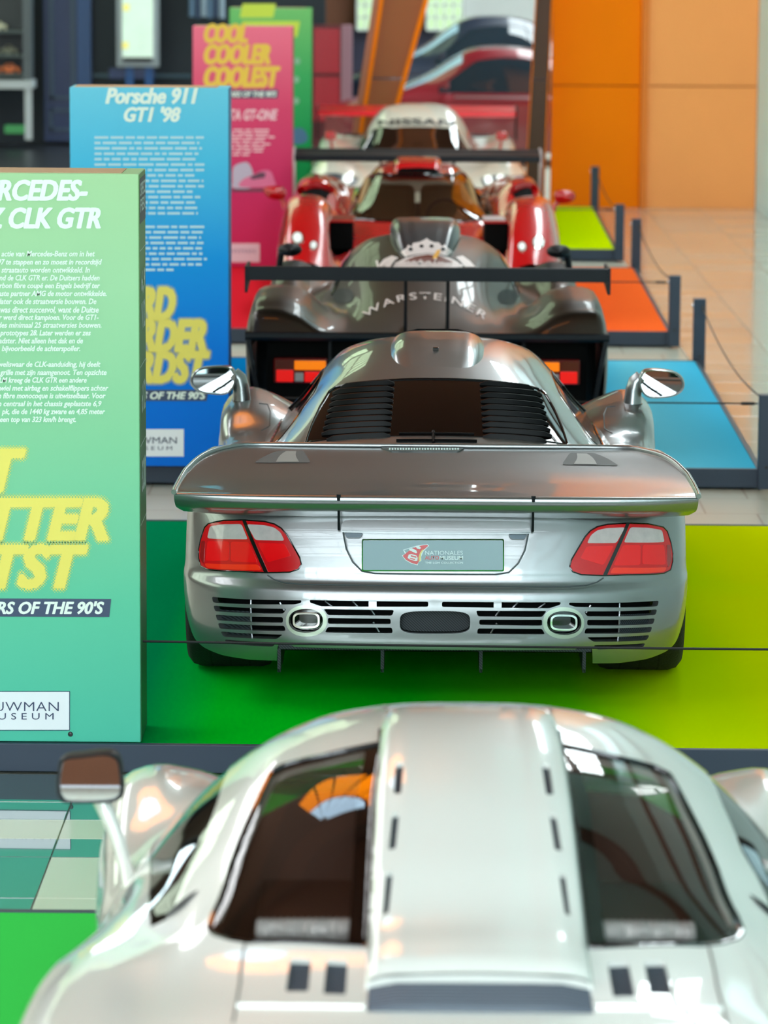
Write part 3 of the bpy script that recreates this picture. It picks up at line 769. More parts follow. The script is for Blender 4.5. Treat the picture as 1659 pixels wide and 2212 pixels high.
# --- far green board
B4, fit, flat = board(38.72, 'green board with yellow lettering behind the white racing car',
    [(0, (0, 120, 66)), (.7, (30, 150, 86)), (1.3, (66, 170, 100)), (2.0, (122, 196, 116))], [(0, (0, 70, 30)), (2, (40, 100, 50))])
for a, b, c, d in ((524, 8, 596, 38), (524, 46, 648, 80), (524, 86, 630, 112)):
    flat([(a, b), (c, b), (c - 6, d), (a - 6, d)], 'slogan_block', mat('print_lime', (206, 222, 70), .5))
flat(smooth_loop([(626, 300), (630, 282), (646, 276), (660, 284), (664, 304), (640, 312)], 4), 'picture_car', mat('picture_blue', (70, 110, 150), .5))
for x, y in ((642, 132), (640, 172), (640, 218)):
    flat(smooth_loop([(x - 7, y), (x, y - 8), (x + 7, y), (x, y + 8)], 4), 'printed_mark', mat('print_sage', (140, 190, 160), .5))

# ------------------------------------------------------------------ shared car pieces
M_TYRE = mat('tyre_rubber', (18, 19, 21), .75, bump=.3, bscale=120)
M_RIM = mat('alloy_rim', (150, 152, 156), .3, metal=1)
M_BLK = mat('gloss_black', (8, 8, 10), .12, coat=.5)
M_SATBLK = mat('satin_black', (16, 20, 26), .5, spec=.2)
M_CAVE = mat('engine_bay_dark', (7, 8, 9), .8, spec=.1)
M_MIR = mat('mirror_glass', (215, 220, 222), .01, metal=1)
M_CARBON = None
def carbon():
    global M_CARBON
    if M_CARBON: return M_CARBON
    m = mat('carbon_weave', (40, 44, 48), .5, spec=.25); nt = m.node_tree; b = nt.nodes['Principled BSDF']
    tc = nt.nodes.new('ShaderNodeTexCoord'); w1 = nt.nodes.new('ShaderNodeTexWave'); w1.bands_direction = 'DIAGONAL'
    w1.inputs['Scale'].default_value = 60
    nt.links.new(tc.outputs['Object'], w1.inputs[0])
    cr = nt.nodes.new('ShaderNodeValToRGB'); cr.color_ramp.elements[0].color = lin((14, 17, 20)) + (1,); cr.color_ramp.elements[1].color = lin((58, 64, 70)) + (1,)
    nt.links.new(w1.outputs[0], cr.inputs[0]); nt.links.new(cr.outputs[0], b.inputs['Base Color'])
    M_CARBON = m; return m
def wheel(t, x, y, r, w, sgn):
    """tyre and rim; outer face towards sgn"""
    o = x; i = x - sgn * w
    p = [(r * .66, o), (r * .9, o), (r * .975, o - sgn * .02), (r, o - sgn * .05), (r, i + sgn * .05), (r * .975, i + sgn * .02), (r * .9, i), (r * .62, i)]
    ty = MB().lathe(p, (0, y, r), 'X', 40).build('tyre', M_TYRE, t, smooth=True)
    q = [(r * .66, o - sgn * .005), (r * .62, o - sgn * .03), (r * .2, o - sgn * .06), (r * .16, o - sgn * .02), (0, o - sgn * .02)]
    MB().lathe(q, (0, y, r), 'X', 30).build('rim', M_RIM, ty, smooth=True)
    mb = MB()
    for k in range(3):                                   # tread grooves
        xx = i + (o - i) * (.28 + .22 * k); mb.lathe([(r * 1.001, -.004), (r * 1.001, .004)], (xx, y, r), 'X', 40)
    mb.build('tread_groove', mat('groove_black', (6, 6, 7), .8), ty, fix=False)
def path_tube(S, pts, r, off=0., n=6, sub=4):
    L = []
    for (a, b), (c, d) in zip(pts[:-1], pts[1:]):
        for j in range(sub): L.append((a + (c - a) * j / sub, b + (d - b) * j / sub))
    L.append(pts[-1])
    return MB().tube([S.pt(x, y, off) for x, y in L], r, n)
def ab_tube(S, ab, r, off=0., n=6, mb=None, step=.03):
    L = []
    for p, q in zip(ab[:-1], ab[1:]):
        p, q = np.array(p), np.array(q); k = max(1, int(np.linalg.norm(q - p) / step))
        L += [p + (q - p) * j / k for j in range(k)]
    L = np.array(L + [np.array(ab[-1])])
    P = S.pos(L) + S.nor(L) * off
    return (mb or MB()).tube([Vector(p) for p in P], r, n)
def both(S, pts): 
    ab = S.pix(pts); return [ab, S.mir(ab)]

# ------------------------------------------------------------------ silver coupe seen from behind
SL = (.137, 13.70, PZ)
YAW = ROT
car = thing('sports_car', 'silver low coupe with integrated rear spoiler and red tail lights', 'car', SL, ROT)
SILVER = mat('silver_paint', (140, 143, 144), .30, metal=.8, coat=.8, coat_ior=1.45)
DARKGAP = mat('panel_gap', (22, 24, 26), .6)
# --- rear fascia wrapping round into the flanks
PLAN = [(0, 0), (.2, .003), (.4, .012), (.6, .036), (.75, .075), (.87, .14), (.95, .24), (.988, .38), (1.0, .58), (1.0, .95), (.99, 1.5)]
LEV = [  # z, y offset, half width
    (.10, .09, .85), (.15, .035, .89), (.205, .000, .915), (.26, -.012, .93), (.33, -.010, .94), (.40, -.003, .945), (.445, .006, .945), (.456, .014, .943), (.468, .024, .942),
    (.52, .036, .94), (.60, .058, .938), (.66, .078, .935), (.705, .10, .932), (.74, .13, .928)]
FA = Surf([[(fx * hw, y + dy, z) for fx, dy in PLAN] for z, y, hw in LEV], SL, dense=(120, 160), core=(0, 1.5, .4))
def ca(x, y): return (440 + x / 3.318, 1260 + y / 3.318)
def c1(x, y): return (340 + x / 2.765, 680 + y / 2.765)
# lower edge: high over the wheels, lowest behind them, cut away for the diffuser
ub = FA.ku[-1]
edge_px = [(1275 + 0, 1398), (1268, 1428)]
def AB(*pts): return FA.pix(pts)
low = FA.pix([(600, 1396), (598, 1427), (540, 1425), (480, 1415), (440, 1398), (415, 1372), (400, 1345), (393, 1322)])
lowR = FA.mir(low)
v0, v1 = FA.kv[0], FA.kv[-1]
end = (low[-1][0], v0)
outline = [(ub, v0), (ub, v1), (low[-1][0] + .02, v1)] + [p for p in lowR] + low + [(low[-1][0] + .02, v0)]
slots_L = [
 [(58, 97), (700, 122), (700, 138), (655, 152), (68, 138)], [(70, 160), (592, 183), (570, 218), (82, 200)],
 [(85, 225), (568, 243), (568, 283), (98, 265)], [(103, 285), (578, 305), (588, 342), (115, 325)],
 [(122, 345), (568, 368), (520, 400), (140, 382)], [(150, 403), (520, 425), (495, 455), (165, 432)],
 [(860, 185), (1365, 192), (1350, 232), (890, 228)], [(890, 248), (1340, 255), (1340, 292), (890, 290)], [(890, 313), (1350, 318), (1355, 357), (868, 352)],
 [(760, 120), (1610, 132), (1610, 168), (840, 165), (762, 138)]]
holes = []
for q in slots_L:
    ab = FA.pix(round_loop([ca(*p) for p in q], 4, 3)); holes += [ab, FA.mir(ab)]
def ell(cx, cy, rx, ry, p=2.6, n=28):
    out = []
    for i in range(n):
        a = 2 * math.pi * i / n; c, s = math.cos(a), math.sin(a)
        out.append((cx + rx * abs(c) ** (2 / p) * (1 if c > 0 else -1), cy + ry * abs(s) ** (2 / p) * (1 if s > 0 else -1)))
    return out
EX = ca(733, 268)
exh = FA.pix(ell(EX[0], EX[1], 37, 25.5, 2.3)); holes += [exh, FA.mir(exh)]
oval = FA.pix(ell(933, 1344.5, 76, 24.5, 4.0, 36)); ovm = [(a, b) for a, b in oval]
sh = sum(b for a, b in oval) / len(oval); oval = [(a, b - sh) for a, b in oval]; holes.append(oval)
# number plate recess
rec = FA.pix(smooth_loop([(741, 1150), (748, 1186), (762, 1214), (782, 1234), (810, 1239), (935, 1240)], 1))
recl = [rec[0], *rec[1:-1]]; recess = recl + FA.mir(recl)
holes.append(recess)
# tail lights sit in openings of their own
TLp = [(310, 1245), (400, 1228), (520, 1226), (640, 1235), (700, 1250), (740, 1275), (772, 1312), (806, 1372), (850, 1450), (860, 1490), (842, 1520), (790, 1537), (660, 1540), (520, 1533), (380, 1528), (300, 1520), (262, 1500), (250, 1450), (250, 1400), (262, 1340), (285, 1270)]
TL = FA.pix([c1(*p) for p in TLp]); holes += [TL, FA.mir(TL)]
body = FA.patch('rear_bumper', outline, SILVER, car, holes, step=.02, hskirt=.03)
# dark space behind the slots
DV = [(-.03, 0)]
def behind(name, ab, m, depth, parent=car, step=.05): return FA.patch(name, ab, m, parent, step=step, off=-depth)
u0 = FA.hit(660, 1402)[0]; u1 = FA.hit(660, 1283)[0]
behind('bumper_backing', FA.full((u0, u1), (FA.hit(446, 1310)[1], -FA.hit(446, 1310)[1])), M_CAVE, .07)
# mesh and pipes seen through the slots
for s_ in (1, -1):
    for x0_, x1_ in ((462, 533),):
        ab = FA.pix([(x0_, 1318), (x1_, 1322), (x1_ + 6, 1392), (x0_ + 26, 1390)])
        FA.patch('grille_mesh', ab if s_ == 1 else FA.mir(ab), carbon(), car, off=-.028, step=.04)
    for px_, py_ in ((1266 - 440, 1300),):
        pass
for (x0_, y0_, x1_, y1_) in ((536, 1296, 538, 1384), (600, 1302, 610, 1320), (700, 1300, 716, 1312), (760, 1300, 772, 1312), (805, 1346, 818, 1368), (800, 1318, 808, 1330)):
    ab = FA.pix([(x0_, y0_), (x1_, y1_)])
    for q in (ab, FA.mir(ab)): ab_tube(FA, q, .004, -.03).build('engine_pipe', M_RIM, car, smooth=True)
for s_ in (1, -1):
    ab = FA.pix(rect(796, 1296, 813, 1314)); FA.patch('grille_bracket', ab if s_ == 1 else FA.mir(ab), SILVER, car, off=-.012, skirt=.02)
# exhaust: collar, shroud, oval tail pipe
for s_ in (1, -1):
    f = (lambda ab: ab) if s_ == 1 else FA.mir
    col_o = FA.pix(ell(EX[0] + 1.5, EX[1], 44.5, 34, 2.2)); 
    FA.patch('exhaust_collar', f(col_o), mat('pale_silver_trim', (176, 186, 170), .3, metal=.8, coat=.6), car, [f(exh)], off=.004, skirt=.004, hskirt=.03)
    FA.patch('exhaust_shroud', f(exh), M_BLK, car, off=-.045)
    po, pi_ = FA.pix(ell(EX[0] + 1, EX[1] - 1, 29, 17.5, 3.4)), FA.pix(ell(EX[0] + 1, EX[1] - 1, 25, 13.5, 3.4))
    ep = FA.patch('exhaust_pipe', f(po), mat('chrome', (235, 238, 230), .08, metal=1), car, [f(pi_)], off=.006, skirt=.06, hskirt=.06)
    FA.patch('pipe_bore', f(pi_), mat('soot', (6, 7, 8), .7, spec=.1), ep, off=-.05)
# centre duct
FA.patch('centre_duct', oval, carbon(), car, off=-.06)
# --- tail lights
RED = mat('red_lens', (196, 2, 14), .15, coat=.35, emit=.04); CLEAR = mat('clear_lens', (188, 176, 176), .12, coat=.8, noise=.2, nscale=40)
AMB = mat('amber_red_lens', (236, 40, 10), .15, coat=.6, emit=.06); RED2 = mat('bright_red_lens', (222, 8, 16), .12, coat=.35, emit=.08)
DRED = mat('dark_red_lens', (150, 4, 14), .1, coat=.8)
for s_ in (1, -1):
    f = (lambda ab: ab) if s_ == 1 else FA.mir
    Lp = lambda pts: f(FA.pix([c1(*p) for p in pts]))
    tl = FA.patch('tail_light', f(TL), RED, car, off=.002, skirt=.03, step=.02)
    for nm, m, q, o in (('reversing_lens', CLEAR, [(318, 1264), (400, 1252), (504, 1251), (542, 1342), (302, 1336)], .004),
                        ('reversing_lens', CLEAR, [(536, 1252), (640, 1258), (700, 1272), (738, 1302), (760, 1350), (586, 1346)], .004),
                        ('lamp_lens', RED2, [(304, 1352), (430, 1354), (430, 1470), (292, 1470)], .004),
                        ('lamp_lens', RED2, [(442, 1356), (548, 1358), (600, 1480), (442, 1474)], .004),
                        ('lamp_lens', RED2, [(600, 1362), (760, 1368), (800, 1440), (660, 1480)], .004),
                        ('amber_lens', AMB, [(285, 1484), (604, 1492), (622, 1526), (300, 1512)], .004),
                        ('side_lens', DRED, [(268, 1350), (288, 1350), (280, 1490), (258, 1450)], .004)):
        FA.patch(nm, round_ab(Lp(q)) if False else Lp(round_loop(q, 14, 3)), m, tl, off=o, skirt=.003)
    FA.patch('divider', Lp([(508, 1224), (528, 1224), (664, 1540), (640, 1540)]), M_BLK, tl, off=.0055, skirt=.006)
    rim_ = Lp(TLp); ab_tube(FA, rim_ + [rim_[0]], .0028, .002).build('seal', M_BLK, tl, smooth=True)
# --- plate recess and number plate
FA.patch('plate_recess', recess, SILVER, car, off=-.03)
ab_tube(FA, recess, .003, .0, step=.02).build('recess_lip', mat('seam_grey', (70, 78, 82), .4), car, smooth=True)  # grey bead round the recess, same grey as the panel gaps
Yp = SL[1] + .036
def LP(px, py, Y): return local(at(px, py, Y), SL)
def plate_poly(pts, Y): return [LP(*p, Y) for p in pts]
pl = MB().prism(plate_poly(rect(781.5, 1165, 1089, 1234, 4), Yp), (0, .012, 0)).build('number_plate', mat('chrome'), car)
MB().prism(plate_poly(rect(784, 1167.5, 1086.5, 1231.5, 3), Yp - .0015), (0, .004, 0)).build('plate_face', mat('plate_grey', (156, 178, 188), .45), pl)
def c3(x, y): return (760 + x / 4.608, 1140 + y / 4.608)
def pflat(nm, pts, m, o=.003): return MB().prism(plate_poly([c3(*p) for p in pts], Yp - o), (0, .001, 0)).build(nm, m, pl)
M_PW = mat('plate_white_print', (226, 240, 242), .5); M_PR = mat('plate_coral', (226, 110, 116), .5); M_PYL = mat('plate_straw', (230, 214, 140), .5)
pflat('logo_white', [(498, 276), (530, 262), (510, 220), (640, 180), (752, 164), (770, 180), (715, 232), (690, 290), (692, 330), (664, 342), (655, 374), (590, 356), (535, 325)], M_PW, .0025)
pflat('logo_red', [(506, 280), (556, 240), (600, 205), (690, 178), (748, 170), (760, 180), (708, 226), (668, 290), (668, 335), (650, 366), (594, 350), (540, 320)], M_PR, .0032)
pflat('logo_gap', [(520, 222), (640, 186), (600, 206), (540, 252)], mat('plate_grey'), .0034)
pflat('logo_yellow', [(700, 220), (716, 214), (690, 260), (684, 330), (668, 336), (664, 296), (678, 250)], M_PYL, .0036)
for pts in ([(566, 268), (592, 262), (642, 276), (656, 300), (652, 330), (630, 332), (570, 312), (556, 300)], [(570, 210), (596, 204), (640, 224), (650, 246), (640, 256), (600, 236), (574, 226)], [(636, 188), (668, 184), (690, 200), (676, 214), (648, 206)]):
    pflat('logo_car', pts, M_PW, .004)
pflat('logo_car_window', [(588, 272), (640, 286), (644, 300), (586, 286)], M_PR, .0046)
pflat('logo_car_grille', [(576, 298), (630, 312), (628, 322), (574, 306)], M_PR, .0046)
def pt_(body_, x0, y0, x1, y1, m, **kw):
    a, b, c = (LP(*c3(*q), Yp - .003) for q in ((x0, y1), (x1, y1), (x0, y0)))
    text(body_, 'plate_text', m, pl, lambda u, v: a + (b - a) * u + (c - a) * v, **kw)
pt_('NATIONALES', 730, 230, 1105, 270, M_PW)
pt_('AUTO', 727, 280, 868, 318, M_PR, bold=.015); pt_('MUSEUM', 876, 280, 1106, 320, M_PW, bold=.012, fat=.03)
pt_('THE LOH COLLECTION', 730, 338, 1106, 358, M_PW, bold=.012, fat=.03, spacing=1.1)
# handle bar over the plate
hb = FA.pix(round_loop([(737, 1146), (741, 1131), (752, 1126), (935, 1128.5)], 1, 1)); 
hbl = FA.pix([(738, 1148), (739, 1136), (746, 1128), (758, 1126.5), (840, 1127)]); hbo = hbl + FA.mir(hbl)
FA.patch('handle_bar', hbo, SILVER, car, off=.022, skirt=.05)
for s_ in (1, -1):
    ab = FA.pix(round_loop([(743, 1148), (784, 1148), (778, 1160), (748, 1160)], 4)); FA.patch('plate_lamp', ab if s_ == 1 else FA.mir(ab), mat('lamp_grey', (84, 104, 118), .3), car, off=-.012, skirt=.01)
# panel gaps: boot lid curve and bumper crease
lid = FA.pix([(578, 1242), (592, 1252), (615, 1259), (650, 1262.5), (760, 1264), (860, 1265), (930, 1265)])
lid = lid + FA.mir(lid)
ab_tube(FA, lid, .0028, .0).build('boot_lid_gap', mat('seam_grey'), car, smooth=True)
FA.patch('boot_lid_bead', [(a - .004, b) for a, b in lid] + [(a - .011, b) for a, b in lid][::-1], SILVER, car, off=.002)
# stays between spoiler and fascia
for s_ in (1, -1):
    a = FA.pt(732.5, 1146, .012); b = Vector((a.x, .03, .79))
    if s_ == -1: a.x *= -1; b.x *= -1
    q = MB().tube([a, b], .0045, 8).build('spoiler_stay', M_SATBLK, car, smooth=True)
    MB().tube([b - Vector((0, 0, .018)), b + Vector((0, 0, .004))], .008, 8).build('stay_joint', M_SATBLK, q, smooth=True)
# --- spoiler deck: a shallow dish with a raised rim
def rimz(y): return float(np.interp(y, [.0, .3, .55, .75, .9], [.79, .803, .822, .845, .856]))
def cenz(y): return float(np.interp(y, [.0, .2, .45, .65, .8, .9], [.79, .789, .793, .81, .838, .853]))
def hw_(y): return float(np.interp(y, [.03, .1, .3, .45, .58, .68, .76, .82, .86, .885], [.95, .951, .945, .935, .915, .89, .855, .81, .77, .73]))
FX = [0, .2, .4, .6, .75, .86, .93, .97, 1.0]
def drow(y):
    h = hw_(y); return [(fx * h, y + .05 * fx ** 6 * 0, cenz(y) + (rimz(y) - cenz(y)) * fx ** 5) for fx in FX]
rows = [[(fx * .925, .115 + .10 * fx ** 6, .70) for fx in FX], [(fx * .938, .075 + .08 * fx ** 6, .718) for fx in FX], [(fx * .947, .036 + .05 * fx ** 6, .742) for fx in FX],
        [(fx * .95, .024 + .035 * fx ** 6, .772) for fx in FX], [(fx * .95, .026 + .03 * fx ** 6, .784) for fx in FX], [(fx * .951, .036 + .03 * fx ** 6, .7895) for fx in FX], [(fx * .95, .06 + .025 * fx ** 6, .790) for fx in FX]]
rows += [drow(y) for y in (.12, .25, .4, .52, .62, .7, .76, .81, .85, .88)]
DK = Surf(rows, SL, dense=(120, 140), core=(0, .5, .5))
dk = DK.grid('spoiler_deck', SILVER, car, nu=90, nv=90)
# rim roll along the hoop
rp = []
for y in list(np.linspace(.05, .6, 12)) + [.65, .7, .74, .78, .81, .84, .86, .88]: rp.append((hw_(y), y, rimz(y) + .003))
rp += [(x, .888, rimz(.888) + .003) for x in np.linspace(.66, 0, 12)]
full_ = [Vector((-x, y, z)) for x, y, z in rp] + [Vector(p) for p in rp[::-1]][1:]
MB().tube(full_, .010, 10).build('spoiler_rim', SILVER, dk, smooth=True)
# outer skin falling away from the rim
def gw(y): return min(1, max(.05, (y - .08) / .35))
sk = [[(x, y, z) for x, y, z in rp], [(x + .012 * gw(y), y + .012, z - .03 * gw(y)) for x, y, z in rp], [(x + .004 * gw(y), y + .02, z - .10 * gw(y)) for x, y, z in rp]]
SK = Surf([[r[::-1][i] for i in range(len(r))] for r in sk], SL); SK.grid('spoiler_skin', SILVER, dk, nu=10, nv=120)
# third brake light and intake openings in the deck
led = MB(); 
br_ = DK.pix(round_loop([(822, 968.5), (1003, 969.5), (990, 977), (845, 977)], 2, 2)); 
bl = DK.patch('brake_light', br_, mat('led_housing', (60, 66, 66), .3), dk, off=.004, skirt=.004)
for i in range(26):
    a, b = DK.pt(842 + i * 5.9, 973.2, .006), 0
    MB().bbox(a.x - .0035, a.x + .0035, a.y - .002, a.y + .003, a.z - .004, a.z + .004, .001).build('led', mat('led_white', (206, 220, 214), .3), bl)
for s_ in (1, -1):
    f = (lambda ab: ab) if s_ == 1 else DK.mir
    du = DK.patch('deck_intake', f(DK.pix(round_loop([(548, 1000), (600, 974), (655, 974), (672, 1000)], 6))), mat('intake_grey', (84, 88, 90), .5), dk, off=.0015)
    DK.patch('intake_wedge', f(DK.pix([(596, 999), (618, 976), (640, 976), (646, 999)])), mat('intake_pale', (150, 150, 148), .4), du, off=.003)
# --- main body: shoulders, doors, front wings
def bsec(y, zc, z6, zt, hw, low=.14):
    return [(0, y, zc), (.3, y, zc), (.5, y, zc), (.62, y, z6), (.74, y, (z6 + zt) / 2 + .012), (.84, y, zt), (.90, y, zt - .012), (hw - .015, y, zt - .055), (hw, y, zt - .14), (hw, y, .42), (hw - .01, y, .30), (hw - .05, y, low)]
BD = Surf([bsec(.62, .72, .73, .745, .935), bsec(.85, .77, .775, .785, .945), bsec(1.05, .79, .79, .80, .95), bsec(1.4, .76, .76, .785, .955), bsec(1.8, .70, .70, .72, .945), bsec(2.2, .66, .66, .665, .93),
           bsec(2.6, .64, .64, .64, .93), bsec(2.78, .65, .65, .67, .94), bsec(2.9, .68, .69, .735, .95), bsec(3.0, .69, .70, .757, .955), bsec(3.2, .69, .70, .77, .96), bsec(3.5, .67, .68, .765, .96), bsec(3.9, .60, .62, .70, .95), bsec(4.3, .52, .54, .58, .92), bsec(4.65, .40, .40, .42, .80)], SL)
BD.grid('body_shell', SILVER, car, nu=110, nv=110)
for s_ in (1, -1):
    a = BD.pt(582, 872, .001); 
    ab = BD.pix([(560, 872), (578, 874), (584, 890), (582, 920), (565, 930)])
    ab_tube(BD, ab if s_ == 1 else BD.mir(ab), .003).build('door_gap', mat('seam_grey'), car, smooth=True)
# --- greenhouse
def gsec(y, z, w, k=1.0, base=.70):
    """half section of the cabin: crown height z, roof shoulder half width w"""
    return [(0, y, z), (w * .35, y, z - .006 * k), (w * .68, y, z - .026 * k), (w * .90, y, z - .06 * k), (w * 1.04, y, z - .11 * k), (w * 1.04 + (.73 - w * 1.04) * .45, y, base + (z - .11 * k - base) * .5), (.735, y, base)]
GH = Surf([gsec(.98, .815, .58, .3, .76), gsec(1.12, .862, .575, .55, .75), gsec(1.3, .92, .555, .8, .73), gsec(1.5, .975, .53, 1, .71), gsec(1.75, 1.03, .50, 1.1, .69), gsec(2.0, 1.068, .475, 1.2, .68), gsec(2.3, 1.092, .46, 1.2, .66), gsec(2.6, 1.095, .455, 1.2, .65),
           gsec(2.9, 1.07, .46, 1.2, .64), gsec(3.3, .97, .49, 1, .64), gsec(3.75, .78, .53, .6, .62)], SL)
# rear window
RWp = [(660, 957), (672, 920), (690, 880), (711, 845), (724, 836), (780, 826), (850, 820), (936, 818), (936, 963), (668, 961)]
rwl = GH.pix(RWp[:-2]); rw = [rwl[0]] + rwl[1:] 
rwL = [p for p in rwl if p[1] < 0]; RWO = rwL + GH.mir(rwL)
# side windows, as a band along each flank
def side_win(s_):
    u = [GH.iu(i) for i in (3.2, 4, 5, 6, 7, 8, 8.6)]
    lo_ = [GH.iv(v) for v in (5.3, 5.55, 5.6, 5.6, 5.6, 5.6, 5.5)]; hi_ = [GH.iv(v) for v in (5.0, 4.35, 4.12, 4.1, 4.1, 4.2, 4.6)]
    p = [(a, b * s_) for a, b in zip(u, lo_)] + [(a, b * s_) for a, b in zip(u, hi_)][::-1]
    return p
SW = [side_win(1), side_win(-1)]
SIL_ROOF = GH.patch('cabin_shell', GH.full(), SILVER, car, [RWO] + SW, step=.03)
M_DGLASS = mat('smoked_glass', (9, 7, 7), .04, spec=.35)
rwo = GH.patch('rear_window', RWO, M_DGLASS, car, off=-.002)
ab_tube(GH, RWO + [RWO[0]], .004, 0).build('window_seal', M_BLK, rwo, smooth=True)
for q in SW:
    g = GH.patch('side_window', q, M_DGLASS, car, off=-.003); ab_tube(GH, q + [q[0]], .004).build('window_seal', M_BLK, g, smooth=True)
wsp = GH.full((GH.iu(8.7), GH.iu(9.9)), (GH.iv(-3.6), GH.iv(3.6))); GH.patch('windscreen', wsp, M_DGLASS, car, off=.003)
# louvre slats over the outer thirds of the window
def blade(S, ab, hgt, wid, nm, m, parent):
    """a slat lying along a line on the surface: raised front edge"""
    ab = np.array(ab); P = S.pos(ab); N = S.nor(ab)
    T = np.gradient(P, axis=0); D = np.cross(N, T); D /= np.linalg.norm(D, axis=1)[:, None]
    D *= np.sign(D[:, 1].mean()) or 1
    n = len(P); ring = []
    for k, (dn, dd) in enumerate(((0, -wid), (hgt, -wid * .2), (hgt * 1.05, wid * .25), (hgt * .55, wid * .6), (0, wid))):
        tp = np.ones(n); tp[0] = tp[-1] = .35
        ring.append(P + N * (dn * tp)[:, None] + D * dd)
    v = [tuple(r[i]) for i in range(n) for r in ring]; k = 5
    f = [(i * k + j, i * k + j + 1, (i + 1) * k + j + 1, (i + 1) * k + j) for i in range(n - 1) for j in range(k - 1)] + [tuple(range(k)), tuple(range((n - 1) * k, n * k))[::-1]]
    mb = MB().add(v, f); return mb.build(nm, m, parent, smooth=True)
M_LOUV = mat('gloss_black_slat', (5, 5, 6), .4, spec=.12)
for s_ in (1, -1):
    for i in range(10):
        y1 = 829 + i * 12.6; x0 = 722 - i * 3.4 + (14 if i in (0, 9) else 0)
        pts = [(x0 + (852 - i * 1.0 - x0) * t, y1 + 9 * (1 - t) ** 2) for t in np.linspace(0, 1, 10)]
        ab = GH.pix(pts); ab = ab if s_ == 1 else [(a, -b) for a, b in ab]
        blade(GH, ab, .016, .010, 'louvre_slat', M_LOUV, rwo)
for (a, b) in (((862, 940), (935, 940)), ((856, 954), (935, 954))):
    l = GH.pix([a, b]); ab_tube(GH, [l[0], (l[0][0], -l[0][1])], .006, .006).build('window_bar', M_LOUV, rwo, smooth=True)
l = GH.pix([(936, 934), (936, 958)]); ab_tube(GH, l, .006, .006).build('window_bar', M_LOUV, rwo, smooth=True)
# roof scoop
def ssec(y, z, w, h):
    return [(0, y, z + h), (w * .45, y, z + h * .985), (w * .75, y, z + h * .86), (w * .93, y, z + h * .5), (w, y, z + h * .12), (w * 1.06, y, z - .02)]
SC = Surf([ssec(1.80, 1.028, .12, .004), ssec(1.92, 1.045, .16, .018), ssec(2.05, 1.06, .185, .036), ssec(2.2, 1.068, .195, .046), ssec(2.4, 1.072, .198, .050), ssec(2.6, 1.07, .19, .050), ssec(2.7, 1.065, .175, .046)], SL)
sc = SC.grid('roof_scoop', SILVER, car, nu=40, nv=40)
MB().prism([(x * .17, 2.702, 1.06 + z * .06) for x, z in ((-1, 0), (1, 0), (.9, .7), (.5, .95), (-.5, .95), (-.9, .7))], (0, .01, 0)).build('scoop_mouth', M_CAVE, sc)
q = SC.pt(941, 757, .004); MB().bbox(q.x - .012, q.x + .012, q.y - .012, q.y + .01, q.z - .006, q.z + .01, .003).build('roof_camera', M_BLK, car)
# --- mirrors
MIRp = [(197, 390), (215, 348), (260, 320), (340, 308), (420, 310), (455, 328), (471, 370), (462, 420), (435, 460), (390, 479), (300, 473), (240, 456), (206, 428)]
Ym = 16.72
def mirror(s_):
    def L(p, Y=Ym):
        q = LP(*c1(*p), Y); return Vector((q.x * s_ if s_ == 1 else -q.x, q.y, q.z))
    out = [L(p) for p in smooth_loop(MIRp, 3)]; c = sum(out, Vector()) / len(out); n = len(out)
    t = MB(); rings = []
    for k, (sc_, dy) in enumerate(((.86, .026), (.9, -.006), (.96, -.008), (1.0, 0), (1.02, .03), (.96, .08), (.75, .125), (.35, .15), (0.02, .155))):
        rings.append([(c.x + (p.x - c.x) * sc_, p.y + dy, c.z + (p.z - c.z) * sc_) for p in out])
    t.add([v for r in rings for v in r], [(i * n + j, i * n + (j + 1) % n, (i + 1) * n + (j + 1) % n, (i + 1) * n + j) for i in range(len(rings) - 1) for j in range(n)])
    h = t.build('wing_mirror', SILVER, car, smooth=True)
    MB().add([(c.x + (p.x - c.x) * .885, p.y + .014 + (p.z - c.z) * .05 + (p.x - c.x) * .12 * s_, c.z + (p.z - c.z) * .885) for p in out], [tuple(range(n))]).build('mirror_glass', M_MIR, h)
    ab_ = [L(p, Ym + .045) for p in ((455, 350), (488, 380), (500, 430), (505, 500), (506, 540))]
    MB().tube([ab_[0], ab_[1], ab_[2], ab_[3], ab_[4]], [.03, .034, .036, .04, .044], 14).build('mirror_stalk', SILVER, h, smooth=True)
    b = L((455, 521), Ym + .045); e_ = L((505, 521), Ym + .045)
    MB().tube([ab_[3] + Vector((0, 0, -.008)), ab_[3] + Vector((0, 0, -.012))], .044, 14).build('stalk_gasket', M_BLK, h, smooth=True)
mirror(1); mirror(-1)
# --- diffuser, strakes, wheels
d0, d1_ = LP(596, 1392, SL[1] + .03), LP(1272, 1397, SL[1] + .03)
hwd = (d1_.x - d0.x) / 2; zd = (d0.z + d1_.z) / 2 - .006
MB().bbox(-hwd, hwd, .02, .9, zd - .012, zd + .006, .003).build('diffuser', carbon(), car)
for px_ in (603, 826, 1039, 1262):
    a = LP(px_, 1396, SL[1] + .03); zb = LP(px_, 1453, SL[1] + .03).z
    MB().prism([(a.x - .006, .02, zd - .01), (a.x - .006, .02, zb + .015), (a.x - .006, .03, zb), (a.x - .006, .6, zb + .01), (a.x - .006, .75, zd - .01)], (.012, 0, 0)).build('diffuser_strake', carbon(), car)
for s_ in (1, -1):
    wheel(car, s_ * .945, .88, .345, .33, s_)
    wheel(car, s_ * .93, 3.5, .33, .27, s_)
MB().box(-.6, .6, .5, 4.3, .13, .2).build('underfloor', M_CAVE, car)
YAW = 0.0

